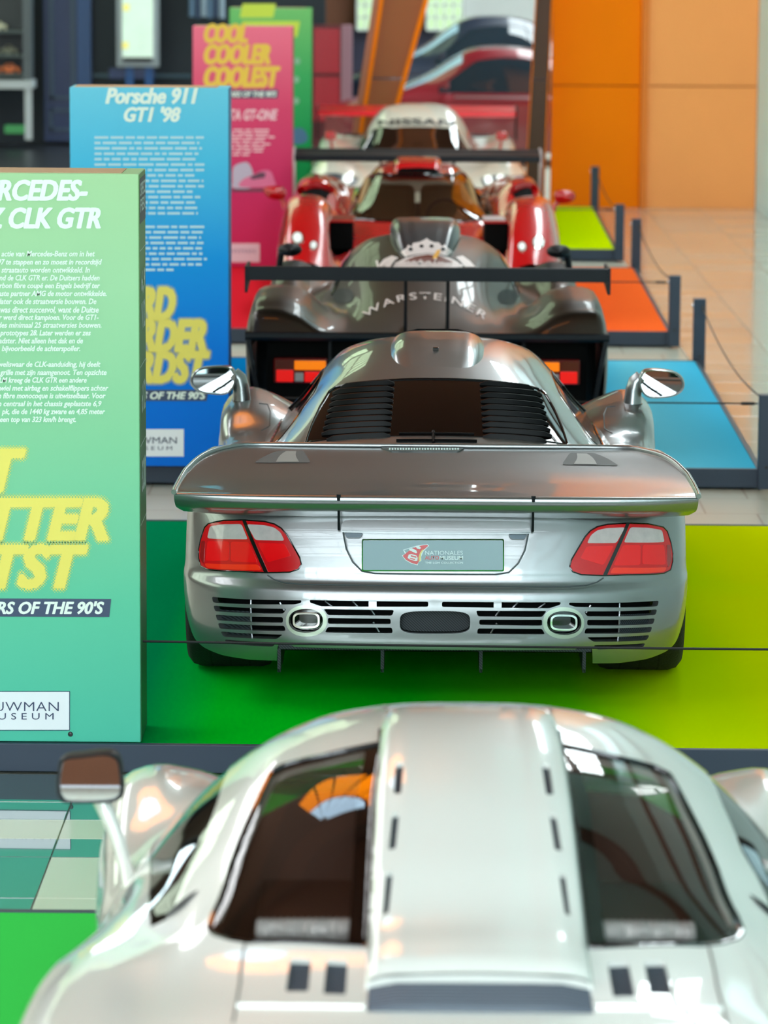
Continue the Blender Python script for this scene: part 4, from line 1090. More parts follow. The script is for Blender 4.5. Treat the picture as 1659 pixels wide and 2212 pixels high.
# ------------------------------------------------------------------ white sports car in front, seen from behind and above
ML = (.163, 6.05, PZ)
mc = thing('sports_car', 'pearl white mid-engined sports car with long rear windows and black vents', 'car', ML)
PEARL = mat('pearl_white_paint', (226, 225, 218), .32, metal=.12, coat=1.0, coat_ior=1.6)
def S10(y, pts): return [(x, y, z) for x, z in pts]
MS = [
 (.0, [(0, .62), (.22, .62), (.4, .62), (.54, .615), (.64, .61), (.74, .61), (.83, .60), (.88, .55), (.89, .45), (.88, .25)]),
 (.5, [(0, .745), (.22, .745), (.4, .742), (.54, .74), (.64, .74), (.74, .745), (.84, .74), (.895, .69), (.91, .55), (.905, .25)]),
 (1.0, [(0, .79), (.22, .79), (.4, .785), (.54, .775), (.64, .765), (.74, .77), (.84, .765), (.895, .715), (.912, .56), (.905, .25)]),
 (1.34, [(0, .835), (.22, .83), (.4, .82), (.54, .80), (.64, .775), (.74, .775), (.83, .765), (.89, .715), (.91, .56), (.905, .25)]),
 (1.6, [(0, .925), (.22, .92), (.385, .90), (.50, .865), (.585, .815), (.68, .775), (.80, .755), (.88, .70), (.905, .56), (.9, .25)]),
 (1.9, [(0, 1.018), (.22, 1.010), (.385, .978), (.50, .928), (.60, .855), (.69, .775), (.79, .715), (.865, .65), (.89, .54), (.88, .25)]),
 (2.2, [(0, 1.065), (.21, 1.055), (.375, 1.025), (.50, .968), (.612, .87), (.705, .765), (.78, .675), (.84, .6), (.865, .5), (.855, .25)]),
 (2.45, [(0, 1.075), (.21, 1.065), (.37, 1.035), (.495, .975), (.62, .868), (.72, .75), (.785, .65), (.835, .57), (.86, .48), (.85, .25)]),
 (2.7, [(0, 1.050), (.21, 1.040), (.36, 1.005), (.49, .935), (.615, .835), (.715, .725), (.78, .645), (.835, .60), (.865, .5), (.855, .25)]),
 (3.0, [(0, 0.950), (.21, 0.940), (.36, 0.900), (.49, 0.830), (.58, 0.752), (.66, 0.690), (.75, 0.660), (.83, 0.645), (.88, 0.540), (.87, 0.250)]),
 (3.35, [(0, .78), (.21, .77), (.36, .745), (.49, .71), (.59, .69), (.68, .70), (.77, .725), (.85, .70), (.90, .56), (.89, .25)]),
 (3.8, [(0, .62), (.2, .615), (.36, .6), (.5, .6), (.6, .615), (.69, .64), (.78, .64), (.86, .6), (.9, .5), (.88, .25)]),
 (4.25, [(0, .42), (.2, .42), (.34, .41), (.46, .40), (.55, .39), (.63, .38), (.7, .36), (.76, .33), (.79, .28), (.78, .22)])]
MC = Surf([S10(*q) for q in MS], ML, dense=(150, 150))
def c5(x, y): return (x / 1.929, 1480 + y / 1.929)
def c6(x, y): return (780 + x / 1.887, 1480 + y / 1.887)
win = MC.pix([c5(*p) for p in round_loop([(1592, 236), (1360, 285), (1190, 325), (1128, 358), (1060, 500), (960, 740), (880, 960), (866, 1005), (892, 1040), (960, 1060), (1040, 1072), (1526, 1090)], 14, 3)])
win = [p for p in win if p[1] < 0]
MW = [win, MC.mir(win)]
DW = []
for s_ in (1, -1):
    u = [MC.iu(i) for i in (4.3, 5.2, 6, 7, 8, 8.8)]
    DW.append([(a, s_ * MC.iv(b)) for a, b in zip(u, (4.95, 5.0, 5.0, 5.0, 5.0, 4.9))] + [(a, s_ * MC.iv(b)) for a, b in zip(u, (4.6, 3.75, 3.5, 3.4, 3.4, 3.9))][::-1])
V1 = [MC.pix(round_loop([c5(*p) for p in q], 5, 3)) for q in ([(1210, 1136), (1298, 1140), (1284, 1276), (1190, 1276)], [(1362, 1140), (1450, 1146), (1440, 1290), (1347, 1286)])]
vents = V1 + [MC.mir(v) for v in V1]
lv = MC.pix([c6(25, 1240), c6(460, 1244)]); lb = MC.pix([c6(460, 1338), c6(25, 1332)])
louv = [lv[0], (lv[0][0], -lv[0][1]), (lb[1][0], -lb[1][1]), lb[1]]
mcb = MC.patch('body_shell', MC.full(), PEARL, mc, MW + DW + vents + [louv], step=.03, hskirt=.03)
GL_ENG = glassmat('tinted_window_glass', (.62, .58, .56), .01, 1.7)
for q in MW:
    g = MC.patch('engine_window', q, GL_ENG, mc, off=-.004)
    ab_tube(MC, q + [q[0]], .007, -.004).build('window_seal', M_BLK, g, smooth=True)
    # dark printed border inside the pane
    c = np.mean(q, 0); inner = [tuple(c + (np.array(p) - c) * np.array([.93, .84])) for p in q]
    MC.patch('glass_border', q, mat('glass_frit', (16, 13, 14), .05, coat=.4), g, [inner], off=-.006, hskirt=0)
for q in DW: MC.patch('side_window', q, mat('smoked_glass'), mc, off=-.003)
for q in vents: MC.patch('deck_vent', q, mat('vent_mesh', (38, 48, 62), .6, bump=.6, bscale=300), mc, off=-.012)
MC.patch('louvre_backing', louv, M_CAVE, mc, off=-.028)
for i in range(7):
    t = (i + .5) / 7; a = louv[0][0] + (louv[3][0] - louv[0][0]) * t
    ab = [(a, x) for x in np.linspace(louv[0][1] * .99, -louv[0][1] * .99, 9)]
    blade(MC, ab, .014, .009, 'louvre_slat', mat('slate_slat', (50, 62, 76), .4), mc)
# raised spine down the middle
def spz(y): return float(np.interp(y, [q[0] for q in MS], [q[1][0][1] for q in MS]))
def sp_sec(y, w, h):
    z = spz(y); return [(0, y, z + h), (w * .5, y, z + h * .97 - .002), (w * .85, y, z + h * .86 - .004), (w * .975, y, z + h * .62 - .008), (w, y, z + h * .2 - .012), (w * 1.01, y, z - .03)]
SPW = [(1.15, .222, .026), (1.18, .222, .040), (1.23, .221, .044), (1.38, .219, .036), (1.6, .214, .036), (1.9, .207, .036), (2.2, .20, .032), (2.4, .195, .024), (2.6, .19, .008), (2.7, .185, -.006)]
SPN = Surf([sp_sec(*q) for q in SPW], ML, dense=(110, 80))
V2 = [SPN.pix(round_loop([c6(*p) for p in q], 4, 2)) for q in ([(140, 315), (175, 312), (163, 442), (132, 442)], [(127, 520), (156, 516), (140, 666), (110, 672)], [(101, 762), (130, 756), (112, 926), (88, 938)])]
SV = V2 + [SPN.mir(v) for v in V2]
spn = SPN.patch('engine_cover_spine', SPN.full(), PEARL, mc, SV, step=.025, hskirt=.02)
for q in SV: SPN.patch('spine_slot', q, mat('slot_slate', (30, 38, 50), .6), spn, off=-.012)
zt = sp_sec(*SPW[0])
MB().prism([(x, 1.149, z - .004) for x, _y, z in zt] + [(-x, 1.149, z - .004) for x, _y, z in zt[::-1]], (0, .02, 0)).build('spine_end', PEARL, spn)
# black gutters where the windows meet the spine
for s_ in (1, -1):
    ab = MC.pix([(818, 1578), (832, 1576), (834, 1620), (816, 1620)]); MC.patch('gutter', ab if s_ == 1 else MC.mir(ab), M_SATBLK, mc, off=.004)
    ab = MC.pix([c5(1020, 1078), c5(1000, 1240), c5(970, 1408)]); ab_tube(MC, ab if s_ == 1 else MC.mir(ab), .003).build('panel_gap', mat('gap_taupe', (120, 116, 110), .6), mc, smooth=True)
    ab = MC.pix(smooth_loop([c5(*p) for p in ((690, 972), (740, 915), (825, 858), (800, 892), (750, 940))], 3)); MC.patch('pillar_slot', ab if s_ == 1 else MC.mir(ab), M_SATBLK, mc, off=.003)
    # step along the tail deck
    ab = MC.pix([c5(990, 1338), c5(1200, 1340), c5(1520, 1344)]); ab_tube(MC, ab if s_ == 1 else MC.mir(ab), .008, .0).build('deck_rib', PEARL, mc, smooth=True)
    # roof seam, door shut line and foil-wrapped pipe under the glass
    ab = MC.pix([(836, 1560), (830, 1524)]); 
    ab_tube(MC, ab if s_ == 1 else [(a, -b) for a, b in ab], .0025).build('roof_gap', mat('gap_taupe'), mc, smooth=True)
    a, b = MC.pt(548, 1972, -.045), MC.pt(776, 1972, -.045)
    if s_ == -1: a.x *= -1; b.x *= -1
    n = 40; foil = mat('crinkled_foil', (232, 236, 238), .35, metal=.35, bump=1.0, bscale=45)
    MB().tube([a.lerp(b, i / n) for i in range(n + 1)], [.026 + .0025 * math.sin(i * 2.3) for i in range(n + 1)], 14).build('foil_pipe', foil, mc, smooth=True)
    q = a.lerp(b, .5)
    MB().bbox(q.x - .13, q.x + .13, q.y - .32, q.y - .06, q.z - .10, q.z - .05, .01).build('intake_box', mat('engine_slate', (60, 84, 104), .4), mc)
    MB().bbox(q.x - .12, q.x + .12, q.y + .06, q.y + .6, q.z - .12, q.z - .02, .02).build('bulkhead', mat('engine_umber', (70, 40, 26), .6), mc)
MB().prism([(x, 2.0, z) for x, z in ((-.6, .2), (.6, .2), (.58, .80), (.48, .92), (.36, .985), (.0, 1.02), (-.36, .985), (-.48, .92), (-.58, .80))], (0, .03, 0)).build('firewall', mat('engine_umber'), mc)
MB().box(-.8, .8, .1, 2.0, .2, .3).build('engine_tray', M_CAVE, mc)
# mirrors on tall stalks
MMp = [(234, 430), (242, 335), (264, 302), (335, 293), (440, 281), (490, 296), (508, 335), (516, 440), (500, 476), (440, 490), (290, 493), (250, 478)]
def mmirror(s_):
    Yq = 8.70
    def L(p, Y=Yq):
        q = at(*c5(*p), Y) - Vector(ML); return Vector((q.x * s_, q.y, q.z))
    out = [L(p) for p in smooth_loop(MMp, 3)]; c = sum(out, Vector()) / len(out); n = len(out); t = MB(); rings = []
    for sc_, dy in ((.86, .018), (.9, -.008), (.97, -.009), (1.0, 0), (1.0, .03), (.93, .07), (.7, .1), (.3, .115), (.02, .118)):
        rings.append([(c.x + (p.x - c.x) * sc_, p.y + dy, c.z + (p.z - c.z) * sc_) for p in out])
    t.add([v for r in rings for v in r], [(i * n + j, i * n + (j + 1) % n, (i + 1) * n + (j + 1) % n, (i + 1) * n + j) for i in range(len(rings) - 1) for j in range(n)])
    h = t.build('wing_mirror', M_SATBLK, mc, smooth=True)
    MB().add([(c.x + (p.x - c.x) * .88, p.y + .008 + (p.z - c.z) * .075, c.z + (p.z - c.z) * .88) for p in out], [tuple(range(n))]).build('mirror_glass', M_MIR, h)
    pth = [L((400, 440), Yq + .03), L((440, 520), Yq + .03), L((490, 640), Yq), L((528, 770), Yq - .05), L((552, 890), Yq - .10)]
    MB().tube(pth, [.022, .02, .017, .016, .022], 12).build('mirror_stalk', PEARL, h, smooth=True)
mmirror(1); mmirror(-1)
for s_ in (1, -1):
    wheel(mc, s_ * .905, .72, .34, .32, s_); wheel(mc, s_ * .89, 3.42, .32, .25, s_)
MB().box(-.62, .62, .1, 4.1, .12, .2).build('underfloor', M_CAVE, mc)
MB().prism([(-.86, .06, .2), (.86, .06, .2), (.86, .02, .58), (-.86, .02, .58)], (0, .05, 0)).build('tail_panel', M_SATBLK, mc)

# ------------------------------------------------------------------ bronze racing car on the blue platform, seen from behind
PL = (.15, 20.42, PZ)
pc = thing('racing_car', 'dark bronze racing car with tall black rear wing and white crown emblem', 'car', PL)
BRONZE = mat('dark_bronze_paint', (50, 38, 29), .42, metal=.25, coat=.3, spec=.3)
PS = [
 (.0, [(0, .645), (.2, .645), (.36, .645), (.46, .645), (.55, .645), (.68, .645), (.82, .645), (.90, .64), (.935, .60), (.94, .2)]),
 (.04, [(0, .65), (.2, .65), (.36, .65), (.46, .655), (.56, .67), (.69, .715), (.82, .735), (.92, .725), (.95, .64), (.955, .2)]),
 (.2, [(0, .665), (.2, .665), (.36, .66), (.46, .665), (.57, .70), (.69, .775), (.82, .80), (.925, .785), (.96, .70), (.96, .2)]),
 (.6, [(0, .725), (.2, .715), (.34, .695), (.44, .68), (.55, .71), (.68, .81), (.82, .835), (.93, .815), (.968, .72), (.96, .2)]),
 (1.1, [(0, .82), (.2, .805), (.34, .765), (.43, .70), (.53, .67), (.67, .79), (.82, .825), (.93, .80), (.965, .70), (.96, .2)]),
 (1.6, [(0, .925), (.2, .91), (.36, .855), (.46, .76), (.53, .66), (.66, .68), (.82, .71), (.92, .69), (.955, .6), (.95, .2)]),
 (2.1, [(0, 1.0), (.2, .985), (.38, .93), (.49, .83), (.56, .68), (.67, .60), (.82, .61), (.91, .58), (.94, .5), (.94, .2)]),
 (2.5, [(0, 1.01), (.2, 1.0), (.37, .95), (.48, .85), (.56, .68), (.68, .59), (.82, .6), (.91, .57), (.94, .5), (.94, .2)]),
 (3.0, [(0, .93), (.2, .92), (.36, .86), (.47, .76), (.56, .63), (.68, .62), (.8, .68), (.91, .66), (.95, .55), (.94, .2)]),
 (3.5, [(0, .72), (.2, .71), (.35, .68), (.46, .64), (.56, .62), (.68, .70), (.8, .75), (.91, .72), (.96, .58), (.95, .2)]),
 (4.0, [(0, .55), (.2, .545), (.35, .53), (.46, .53), (.56, .56), (.68, .62), (.8, .64), (.91, .6), (.95, .5), (.94, .2)]),
 (4.55, [(0, .36), (.2, .36), (.34, .36), (.45, .36), (.55, .36), (.66, .36), (.76, .35), (.85, .33), (.88, .28), (.87, .18)])]
PS_ = Surf([S10(*q) for q in PS], PL, dense=(130, 130))
PS_.grid('body_shell', BRONZE, pc, nu=110, nv=100)
def LQ(base): return lambda px, py, Y: at(px, py, Y) - Vector(base)
lq = LQ(PL)
# cabin windows along the flanks of the dome
for s_ in (1, -1):
    u = [PS_.iu(i) for i in (5.6, 6.2, 7, 8, 8.6)]
    q = [(a, s_ * PS_.iv(b)) for a, b in zip(u, (3.9, 3.95, 3.95, 3.9, 3.8))] + [(a, s_ * PS_.iv(b)) for a, b in zip(u, (3.2, 2.6, 2.45, 2.5, 3.2))][::-1]
    PS_.patch('side_window', q, mat('smoked_glass'), pc, off=.004)
    ab = PS_.pix(ell(742, 640, 22, 16)); PS_.patch('side_duct', ab if s_ == 1 else PS_.mir(ab), M_SATBLK, pc, off=.003)
    fr_ = [(a, s_ * PS_.iv(6)) for a in (PS_.iu(8.6), PS_.iu(9.6))]
    q = [(PS_.iu(8.5), s_ * PS_.iv(5.2)), (PS_.iu(9.6), s_ * PS_.iv(5.2)), (PS_.iu(9.6), s_ * PS_.iv(7.2)), (PS_.iu(8.5), s_ * PS_.iv(7.2))]
    PS_.patch('front_wing_cover', q, M_SATBLK, pc, off=.004, skirt=.004)
# roof scoop
def psc(y, z, w, h): return [(0, y, z + h), (w * .5, y, z + h * .985), (w * .85, y, z + h * .88), (w * .97, y, z + h * .55), (w * .98, y, z + h * .2), (w * .95, y, z - .03)]
PSC = Surf([psc(1.62, .92, .10, .006), psc(1.75, .945, .15, .05), psc(1.9, .97, .18, .085), psc(2.1, .995, .205, .10), psc(2.4, 1.0, .215, .10), psc(2.6, 1.0, .21, .095)], PL)
psc_ = PSC.grid('roof_scoop', mat('scoop_slate_paint', (34, 38, 44), .35, coat=.5), pc, nu=36, nv=36)
MB().prism([(x * .19, 2.602, 1.0 + z * .085) for x, z in ((-1, 0), (1, 0), (.95, .8), (.6, 1), (-.6, 1), (-.95, .8))], (0, .01, 0)).build('scoop_mouth', M_CAVE, psc_)
# emblem and lettering on the engine cover
M_EMB = mat('emblem_white', (214, 206, 206), .4); M_EMR = mat('emblem_red_brown', (104, 44, 26), .4)
def c7(x, y): return (780 + x / 5.53, 500 + y / 5.53)
def onto(px, py, off):                                    # first of scoop or dome along the line of sight
    h = []
    for S in (PSC, PS_):
        d = ray(px, py).normalized(); l, n, i, dist = S.bvh.ray_cast(CAM - S.loc, d)
        if l is not None: h.append((dist, l, n, d))
    if not h: return None
    dist, l, n, d = min(h, key=lambda k: k[0])
    if n.dot(d) > 0: n = -n
    return l + n * off
def decal(nm, poly, m, off, parent=pc, step=5.):
    P = np.array(poly); lo, hi = P.min(0), P.max(0); V = []; E = []
    for i in range(len(P)):
        a, b = P[i], P[(i + 1) % len(P)]; n = max(1, int(np.linalg.norm(b - a) / step)); V += [a + (b - a) * j / n for j in range(n)]
    nb = len(V); E = [(i, (i + 1) % nb) for i in range(nb)]
    g = np.array([(x, y) for x in np.arange(lo[0] + step / 2, hi[0], step) for y in np.arange(lo[1] + step / 2, hi[1], step)])
    if len(g): V += list(g[inside(P, g)])
    r = geometry.delaunay_2d_cdt([Vector(v) for v in V], E, [], 0, 1e-6)
    vv = np.array([v[:] for v in r[0]]); ff = [f for f in r[2] if inside(P, vv[list(f)].mean(0)[None])[0]]
    pts = [onto(x, y, off) for x, y in vv]
    ok = [f for f in ff if all(pts[i] is not None for i in f) and max((pts[f[0]] - pts[f[1]]).length, (pts[f[1]] - pts[f[2]]).length) < .25]
    pts = [p if p is not None else Vector() for p in pts]
    return mesh_obj(nm, pts, ok, m, parent)
decal('crown_emblem', [c7(*p) for p in [(480, 245), (545, 205), (560, 165), (605, 190), (620, 145), (700, 132), (745, 112), (785, 88), (815, 112), (870, 135), (930, 138), (970, 185), (1000, 158), (1030, 200), (1100, 250), (1040, 300), (940, 280), (800, 262), (650, 280), (535, 305)]], M_EMB, .004)
for x, y in ((592, 222), (722, 186), (842, 186), (978, 222)): decal('crown_jewel', [c7(*p) for p in ell(x, y, 26, 20, 2, 12)], M_SATBLK, .007)
decal('emblem_ring', [c7(*p) for p in [(380, 430), (440, 370), (540, 320), (660, 288), (800, 268), (940, 288), (1060, 325), (1150, 370), (1210, 430), (1150, 480), (440, 480)]], M_EMB, .004)
decal('emblem_field', [c7(*p) for p in [(500, 375), (640, 312), (800, 285), (960, 312), (1100, 380), (900, 392), (700, 384)]], M_EMR, .007)
decal('emblem_drop', [c7(*p) for p in [(850, 335), (865, 300), (905, 240), (950, 230), (930, 290), (895, 350)]], mat('emblem_gold', (224, 170, 70), .4), .009)
decal('laurel', [c7(*p) for p in [(205, 420), (270, 340), (370, 295), (445, 320), (400, 362), (345, 425)]], M_EMB, .004)
decal('laurel', [c7(*p) for p in [(1130, 312), (1210, 295), (1300, 360), (1365, 430), (1240, 430), (1190, 370)]], M_EMB, .004)
def fw(u, v):
    x = 812 + (1000 - 812) * u; y = 592 - 26 * v - 8 * math.sin(math.pi * u); return onto(x, y, .009) or Vector((0, 2, .9))
text('Warsteiner', 'emblem_text', M_EMB, pc, fw, bold=.01, shear=.2)
def fa(u, v):
    a = math.radians(-37 + 74 * u); r = 219 - 7 + 15 * v
    return onto(918 + r * math.sin(a), 858 - r * math.cos(a) + 4 * u, .005) or Vector((0, .6, .75))
text('WARSTEINER', 'cover_text', M_EMB, pc, fa, bold=.01, fat=0, spacing=1.25)
# rear wing on two uprights
wz = lq(920, 594, 20.42).z; wx0, wx1 = lq(533, 590, 20.42).x, lq(1312, 590, 20.42).x; hwx = (wx1 - wx0) / 2
M_WING = mat('wing_black', (10, 18, 26), .45, spec=.22)
prof = [(0, .036), (.012, .04), (.10, .028), (.22, .02), (.34, .012), (.36, 0), (.34, -.014), (.22, -.024), (.10, -.03), (.012, -.036), (0, -.034)]
wg = MB().prism([(-hwx, y, wz + z) for y, z in prof], (2 * hwx, 0, 0)).build('rear_wing', M_WING, pc)
for s_ in (1, -1):
    MB().prism([(s_ * hwx, -.02, wz + .042), (s_ * hwx, .42, wz + .03), (s_ * hwx, .42, wz - .07), (s_ * hwx, .06, wz - .10), (s_ * hwx, -.02, wz - .098)], (s_ * .014, 0, 0)).build('end_plate', M_WING, wg)
for px_ in (876, 967):
    x = lq(px_, 660, 20.6).x; MB().prism([(x - .009, .1, wz - .02), (x - .009, .24, wz - .02), (x - .009, .34, .66), (x - .009, .14, .655)], (.018, 0, 0)).build('wing_upright', M_SATBLK, pc)
# black tail: lip, recessed panel, lamps
zl = lq(920, 726, 20.40).z; lx = .972
lp = MB().prism([(-lx, y, zl + z) for y, z in ((-.04, .012), (-.03, .018), (.10, .004), (.10, -.03), (-.02, -.03), (-.04, -.012))], (2 * lx, 0, 0)).build('tail_lip', M_WING, pc)
MB().box(-.86, .86, .12, .16, .1, zl - .02).build('tail_panel', M_CAVE, pc)
for s_ in (1, -1):
    MB().prism([(s_ * .972, -.03, zl + .01), (s_ * .972, .12, zl + .01), (s_ * .93, .12, .1), (s_ * .885, .02, .12), (s_ * .94, -.03, zl - .16)], (s_ * -.022, 0, 0)).build('tail_side', M_WING, pc)
    for x in (.30, .52): MB().box(s_ * x - .008, s_ * x + .008, .06, .12, zl - .16, zl - .01).build('tail_rib', M_SATBLK, pc)
    cx_ = [lq(p_, 800, 20.5) for p_ in (592, 700)]; x0, x1 = cx_[0].x, cx_[1].x
    def XX(a, b): 
        q0, q1 = lq(a, 800, 20.5).x, lq(b, 800, 20.5).x
        return (q0, q1) if s_ == 1 else (-q1, -q0)
    def ZZ(a, b): return lq(640, b, 20.5).z, lq(640, a, 20.5).z
    X, Z = XX(590, 708), ZZ(772, 828); tlm = MB().bbox(*X, .06, .13, *Z, .012).build('tail_light', mat('lamp_dark_red', (96, 14, 12), .2, coat=.5), pc)
    for nm, a, b, c, d, m in (('indicator_lens', 636, 704, 778, 798, mat('amber_lens_far', (255, 128, 10), .2, emit=.35)), ('stop_lens', 597, 634, 798, 824, mat('red_lens_far', (240, 20, 20), .2, emit=.3)),
                              ('reversing_lens', 637, 656, 804, 823, mat('grey_lens_far', (170, 166, 166), .2)), ('stop_lens', 658, 704, 802, 824, mat('red_lens_far'))):
        MB().bbox(*XX(a, b), .05, .07, *ZZ(c, d), .005).build(nm, m, tlm)
    # black mirrors standing above the front wings
    c = lq(626, 540, 23.3); c.x *= s_
    t_ = MB(); n = 14; rings = []
    for k in range(9):
        f_ = k / 8; w_ = math.sin(math.pi * min(max(f_, .02), .98)) ** .6
        rings.append([(c.x + .075 * w_ * math.cos(2 * math.pi * j / n), c.y - .07 + .18 * f_, c.z + .042 * w_ * math.sin(2 * math.pi * j / n)) for j in range(n)])
    t_.add([v for r in rings for v in r], [(i * n + j, i * n + (j + 1) % n, (i + 1) * n + (j + 1) % n, (i + 1) * n + j) for i in range(8) for j in range(n)])
    mr = t_.build('wing_mirror', M_SATBLK, pc, smooth=True)
    MB().tube([(c.x + s_ * -.05, c.y + .04, c.z), (c.x + s_ * -.07, c.y + .06, c.z - .14)], .02, 8).build('mirror_stalk', M_SATBLK, mr, smooth=True)
    wheel(pc, s_ * .935, .95, .35, .32, s_); wheel(pc, s_ * .93, 3.55, .33, .28, s_)
MB().box(-.6, .6, .3, 4.2, .1, .18).build('underfloor', M_CAVE, pc)

# ------------------------------------------------------------------ red sports car facing the camera
RL = (.14, 27.5, PZ)
rc_ = thing('sports_car', 'glossy red sports car with huge front wings and round headlights', 'car', RL)
REDP = mat('red_paint', (190, 4, 14), .25, coat=1.0, coat_ior=1.55)
RS = [
 (.05, [(0, .24), (.2, .24), (.36, .24), (.48, .25), (.58, .28), (.68, .38), (.8, .42), (.92, .38), (.98, .3), (.98, .15)]),
 (.3, [(0, .33), (.2, .33), (.38, .33), (.5, .34), (.60, .38), (.675, .57), (.78, .60), (.94, .575), (1.005, .46), (1.0, .15)]),
 (.7, [(0, .43), (.2, .43), (.38, .43), (.5, .43), (.62, .47), (.67, .72), (.75, .77), (.95, .75), (1.02, .60), (1.01, .15)]),
 (1.05, [(0, .53), (.2, .53), (.38, .53), (.5, .52), (.62, .52), (.67, .77), (.75, .82), (.955, .81), (1.025, .66), (1.01, .15)]),
 (1.3, [(0, .59), (.2, .59), (.4, .585), (.51, .575), (.62, .57), (.67, .75), (.75, .805), (.955, .79), (1.02, .64), (1.0, .15)]),
 (1.58, [(0, .637), (.2, .637), (.4, .63), (.54, .61), (.62, .58), (.70, .66), (.8, .70), (.94, .67), (1.0, .56), (.99, .15)]),
 (2.0, [(0, .735), (.2, .73), (.38, .70), (.5, .65), (.59, .55), (.69, .56), (.8, .60), (.94, .58), (.98, .5), (.97, .15)]),
 (2.35, [(0, .82), (.2, .815), (.36, .78), (.46, .70), (.55, .56), (.66, .62), (.76, .68), (.93, .66), (.985, .52), (.97, .15)]),
 (2.7, [(0, .893), (.2, .885), (.34, .85), (.44, .76), (.53, .58), (.64, .74), (.74, .815), (.92, .80), (.99, .62), (.98, .15)]),
 (3.1, [(0, .945), (.18, .94), (.32, .905), (.42, .80), (.52, .62), (.64, .76), (.74, .835), (.92, .82), (.995, .65), (.98, .15)]),
 (3.6, [(0, .94), (.18, .93), (.32, .89), (.42, .78), (.52, .65), (.64, .76), (.76, .82), (.92, .80), (.99, .64), (.98, .15)]),
 (4.2, [(0, .82), (.18, .81), (.32, .77), (.42, .72), (.52, .68), (.64, .74), (.76, .77), (.92, .75), (.97, .6), (.96, .15)]),
 (4.8, [(0, .6), (.18, .6), (.32, .6), (.42, .6), (.52, .6), (.64, .6), (.76, .6), (.9, .58), (.94, .5), (.93, .2)])]
RD = Surf([S10(*q) for q in RS], RL, dense=(150, 140))
wsp = RD.pix(round_loop([(752, 474), (772, 424), (797, 381), (850, 378), (910, 377), (975, 378), (1026, 382), (1048, 424), (1070, 476), (1000, 479), (910, 480), (820, 478)], 6, 2))
inl = [RD.pix(rect(712, 480, 762, 540, 3)), RD.pix(rect(1046, 482, 1098, 540, 3))]
pod = [RD.pix(round_loop([(640, 408), (650, 401), (718, 401), (726, 410), (716, 420), (642, 422)], 5, 2)), RD.pix(round_loop([(1098, 408), (1106, 402), (1176, 404), (1184, 418), (1180, 424), (1104, 421)], 5, 2))]
RD.patch('body_shell', RD.full(), REDP, rc_, [wsp] + inl + pod, step=.035, hskirt=.05)
RD.patch('windscreen', wsp, glassmat('windscreen_glass', (.42, .40, .36), .02, 1.5), rc_, off=-.003)
ab_tube(RD, wsp + [wsp[0]], .012, .0).build('windscreen_seal', M_BLK, rc_, smooth=True)
for q in inl: RD.patch('front_intake', q, M_CAVE, rc_, off=-.06)
for q in pod: RD.patch('wing_intake', q, M_CAVE, rc_, off=-.05)
# deep openings between nose and wings
for s_ in (1, -1):
    a_, b_ = local(at(711, 540, 28.3), RL), local(at(763, 480, 28.3), RL)
    x0_, x1_ = (a_.x, b_.x) if s_ == 1 else (-b_.x, -a_.x)
    MB().bbox(x0_, x1_, .8, 1.25, a_.z, b_.z, .012).build('nose_duct', M_CAVE, rc_)
    MB().bbox(x0_ - .01, x1_ + .01, .78, 1.3, b_.z, b_.z + .016, .004).build('duct_lip', REDP, rc_)
# cockpit
MB().bbox(-.48, .48, 1.9, 2.2, .3, .52, .04).build('dashboard', mat('cockpit_black', (24, 22, 20), .6), rc_)
for x in (-.22, .22): MB().bbox(x - .2, x + .2, 3.0, 3.2, .2, .78, .06).build('seat', mat('seat_tan', (110, 92, 60), .7), rc_)
st = MB(); c_ = (.22, 2.35, .58)
st.tube([(c_[0] + .15 * math.cos(a), c_[1] + .05 * math.sin(a), c_[2] + .13 * math.sin(a)) for a in np.linspace(0, 2 * math.pi, 24)], .014, 8, cap=False).build('steering_wheel', M_SATBLK, rc_, smooth=True)
for s_ in (1, -1): MB().tube([(s_ * .46, 2.0, .62), (s_ * .40, 2.75, .84)], .022, 8).build('inner_pillar', mat('pillar_tan', (150, 116, 66), .6), rc_, smooth=True)
# roof scoop
RSC = Surf([psc(2.72, .885, .17, .035), psc(2.78, .90, .185, .06), psc(2.95, .925, .19, .062), psc(3.4, .94, .18, .045), psc(3.8, .92, .14, .02)], RL)
rs_ = RSC.grid('roof_scoop', REDP, rc_, nu=30, nv=30)
MB().prism([(x * .165, 2.712, .895 + z * .042) for x, z in ((-.95, .1), (.95, .1), (1, .5), (.8, .9), (0, 1.05), (-.8, .9), (-1, .5))], (0, .01, 0)).build('scoop_mouth', M_CAVE, rs_)
# headlights
for px_, py_, r_ in ((643, 515, 13), (677, 531, 9), (1162, 524, 13), (1128, 534, 10)):
    o = RD.patch('headlight', RD.pix(ell(px_, py_, r_, r_ * 1.1, 2, 20)), mat('chrome'), rc_, off=.006, skirt=.01)
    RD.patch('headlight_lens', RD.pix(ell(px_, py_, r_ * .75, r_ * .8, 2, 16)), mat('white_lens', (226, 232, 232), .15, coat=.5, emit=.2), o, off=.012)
rq = LQ(RL)
def redmirror(s_, pts, stalk, Y, m=None):
    t = MB().prism([rq(*p, Y) for p in smooth_loop(pts, 3)], (0, .09, 0)).build('wing_mirror', m or REDP, rc_)
    bmx = bmesh.new(); bmx.from_mesh(t.data); bmesh.ops.bevel(bmx, geom=bmx.edges[:], offset=.012, segments=3, affect='EDGES'); bmx.to_mesh(t.data); bmx.free(); t.data.shade_smooth()
    MB().tube([rq(*p, Y + .04) for p in stalk], [.02, .018, .018, .024][:len(stalk)], 10).build('mirror_stalk', m or REDP, t, smooth=True)
redmirror(1, [(569, 406), (590, 403), (612, 406), (617, 424), (608, 432), (584, 430), (572, 420)], [(604, 424), (612, 436), (617, 456), (626, 470)], 29.4)
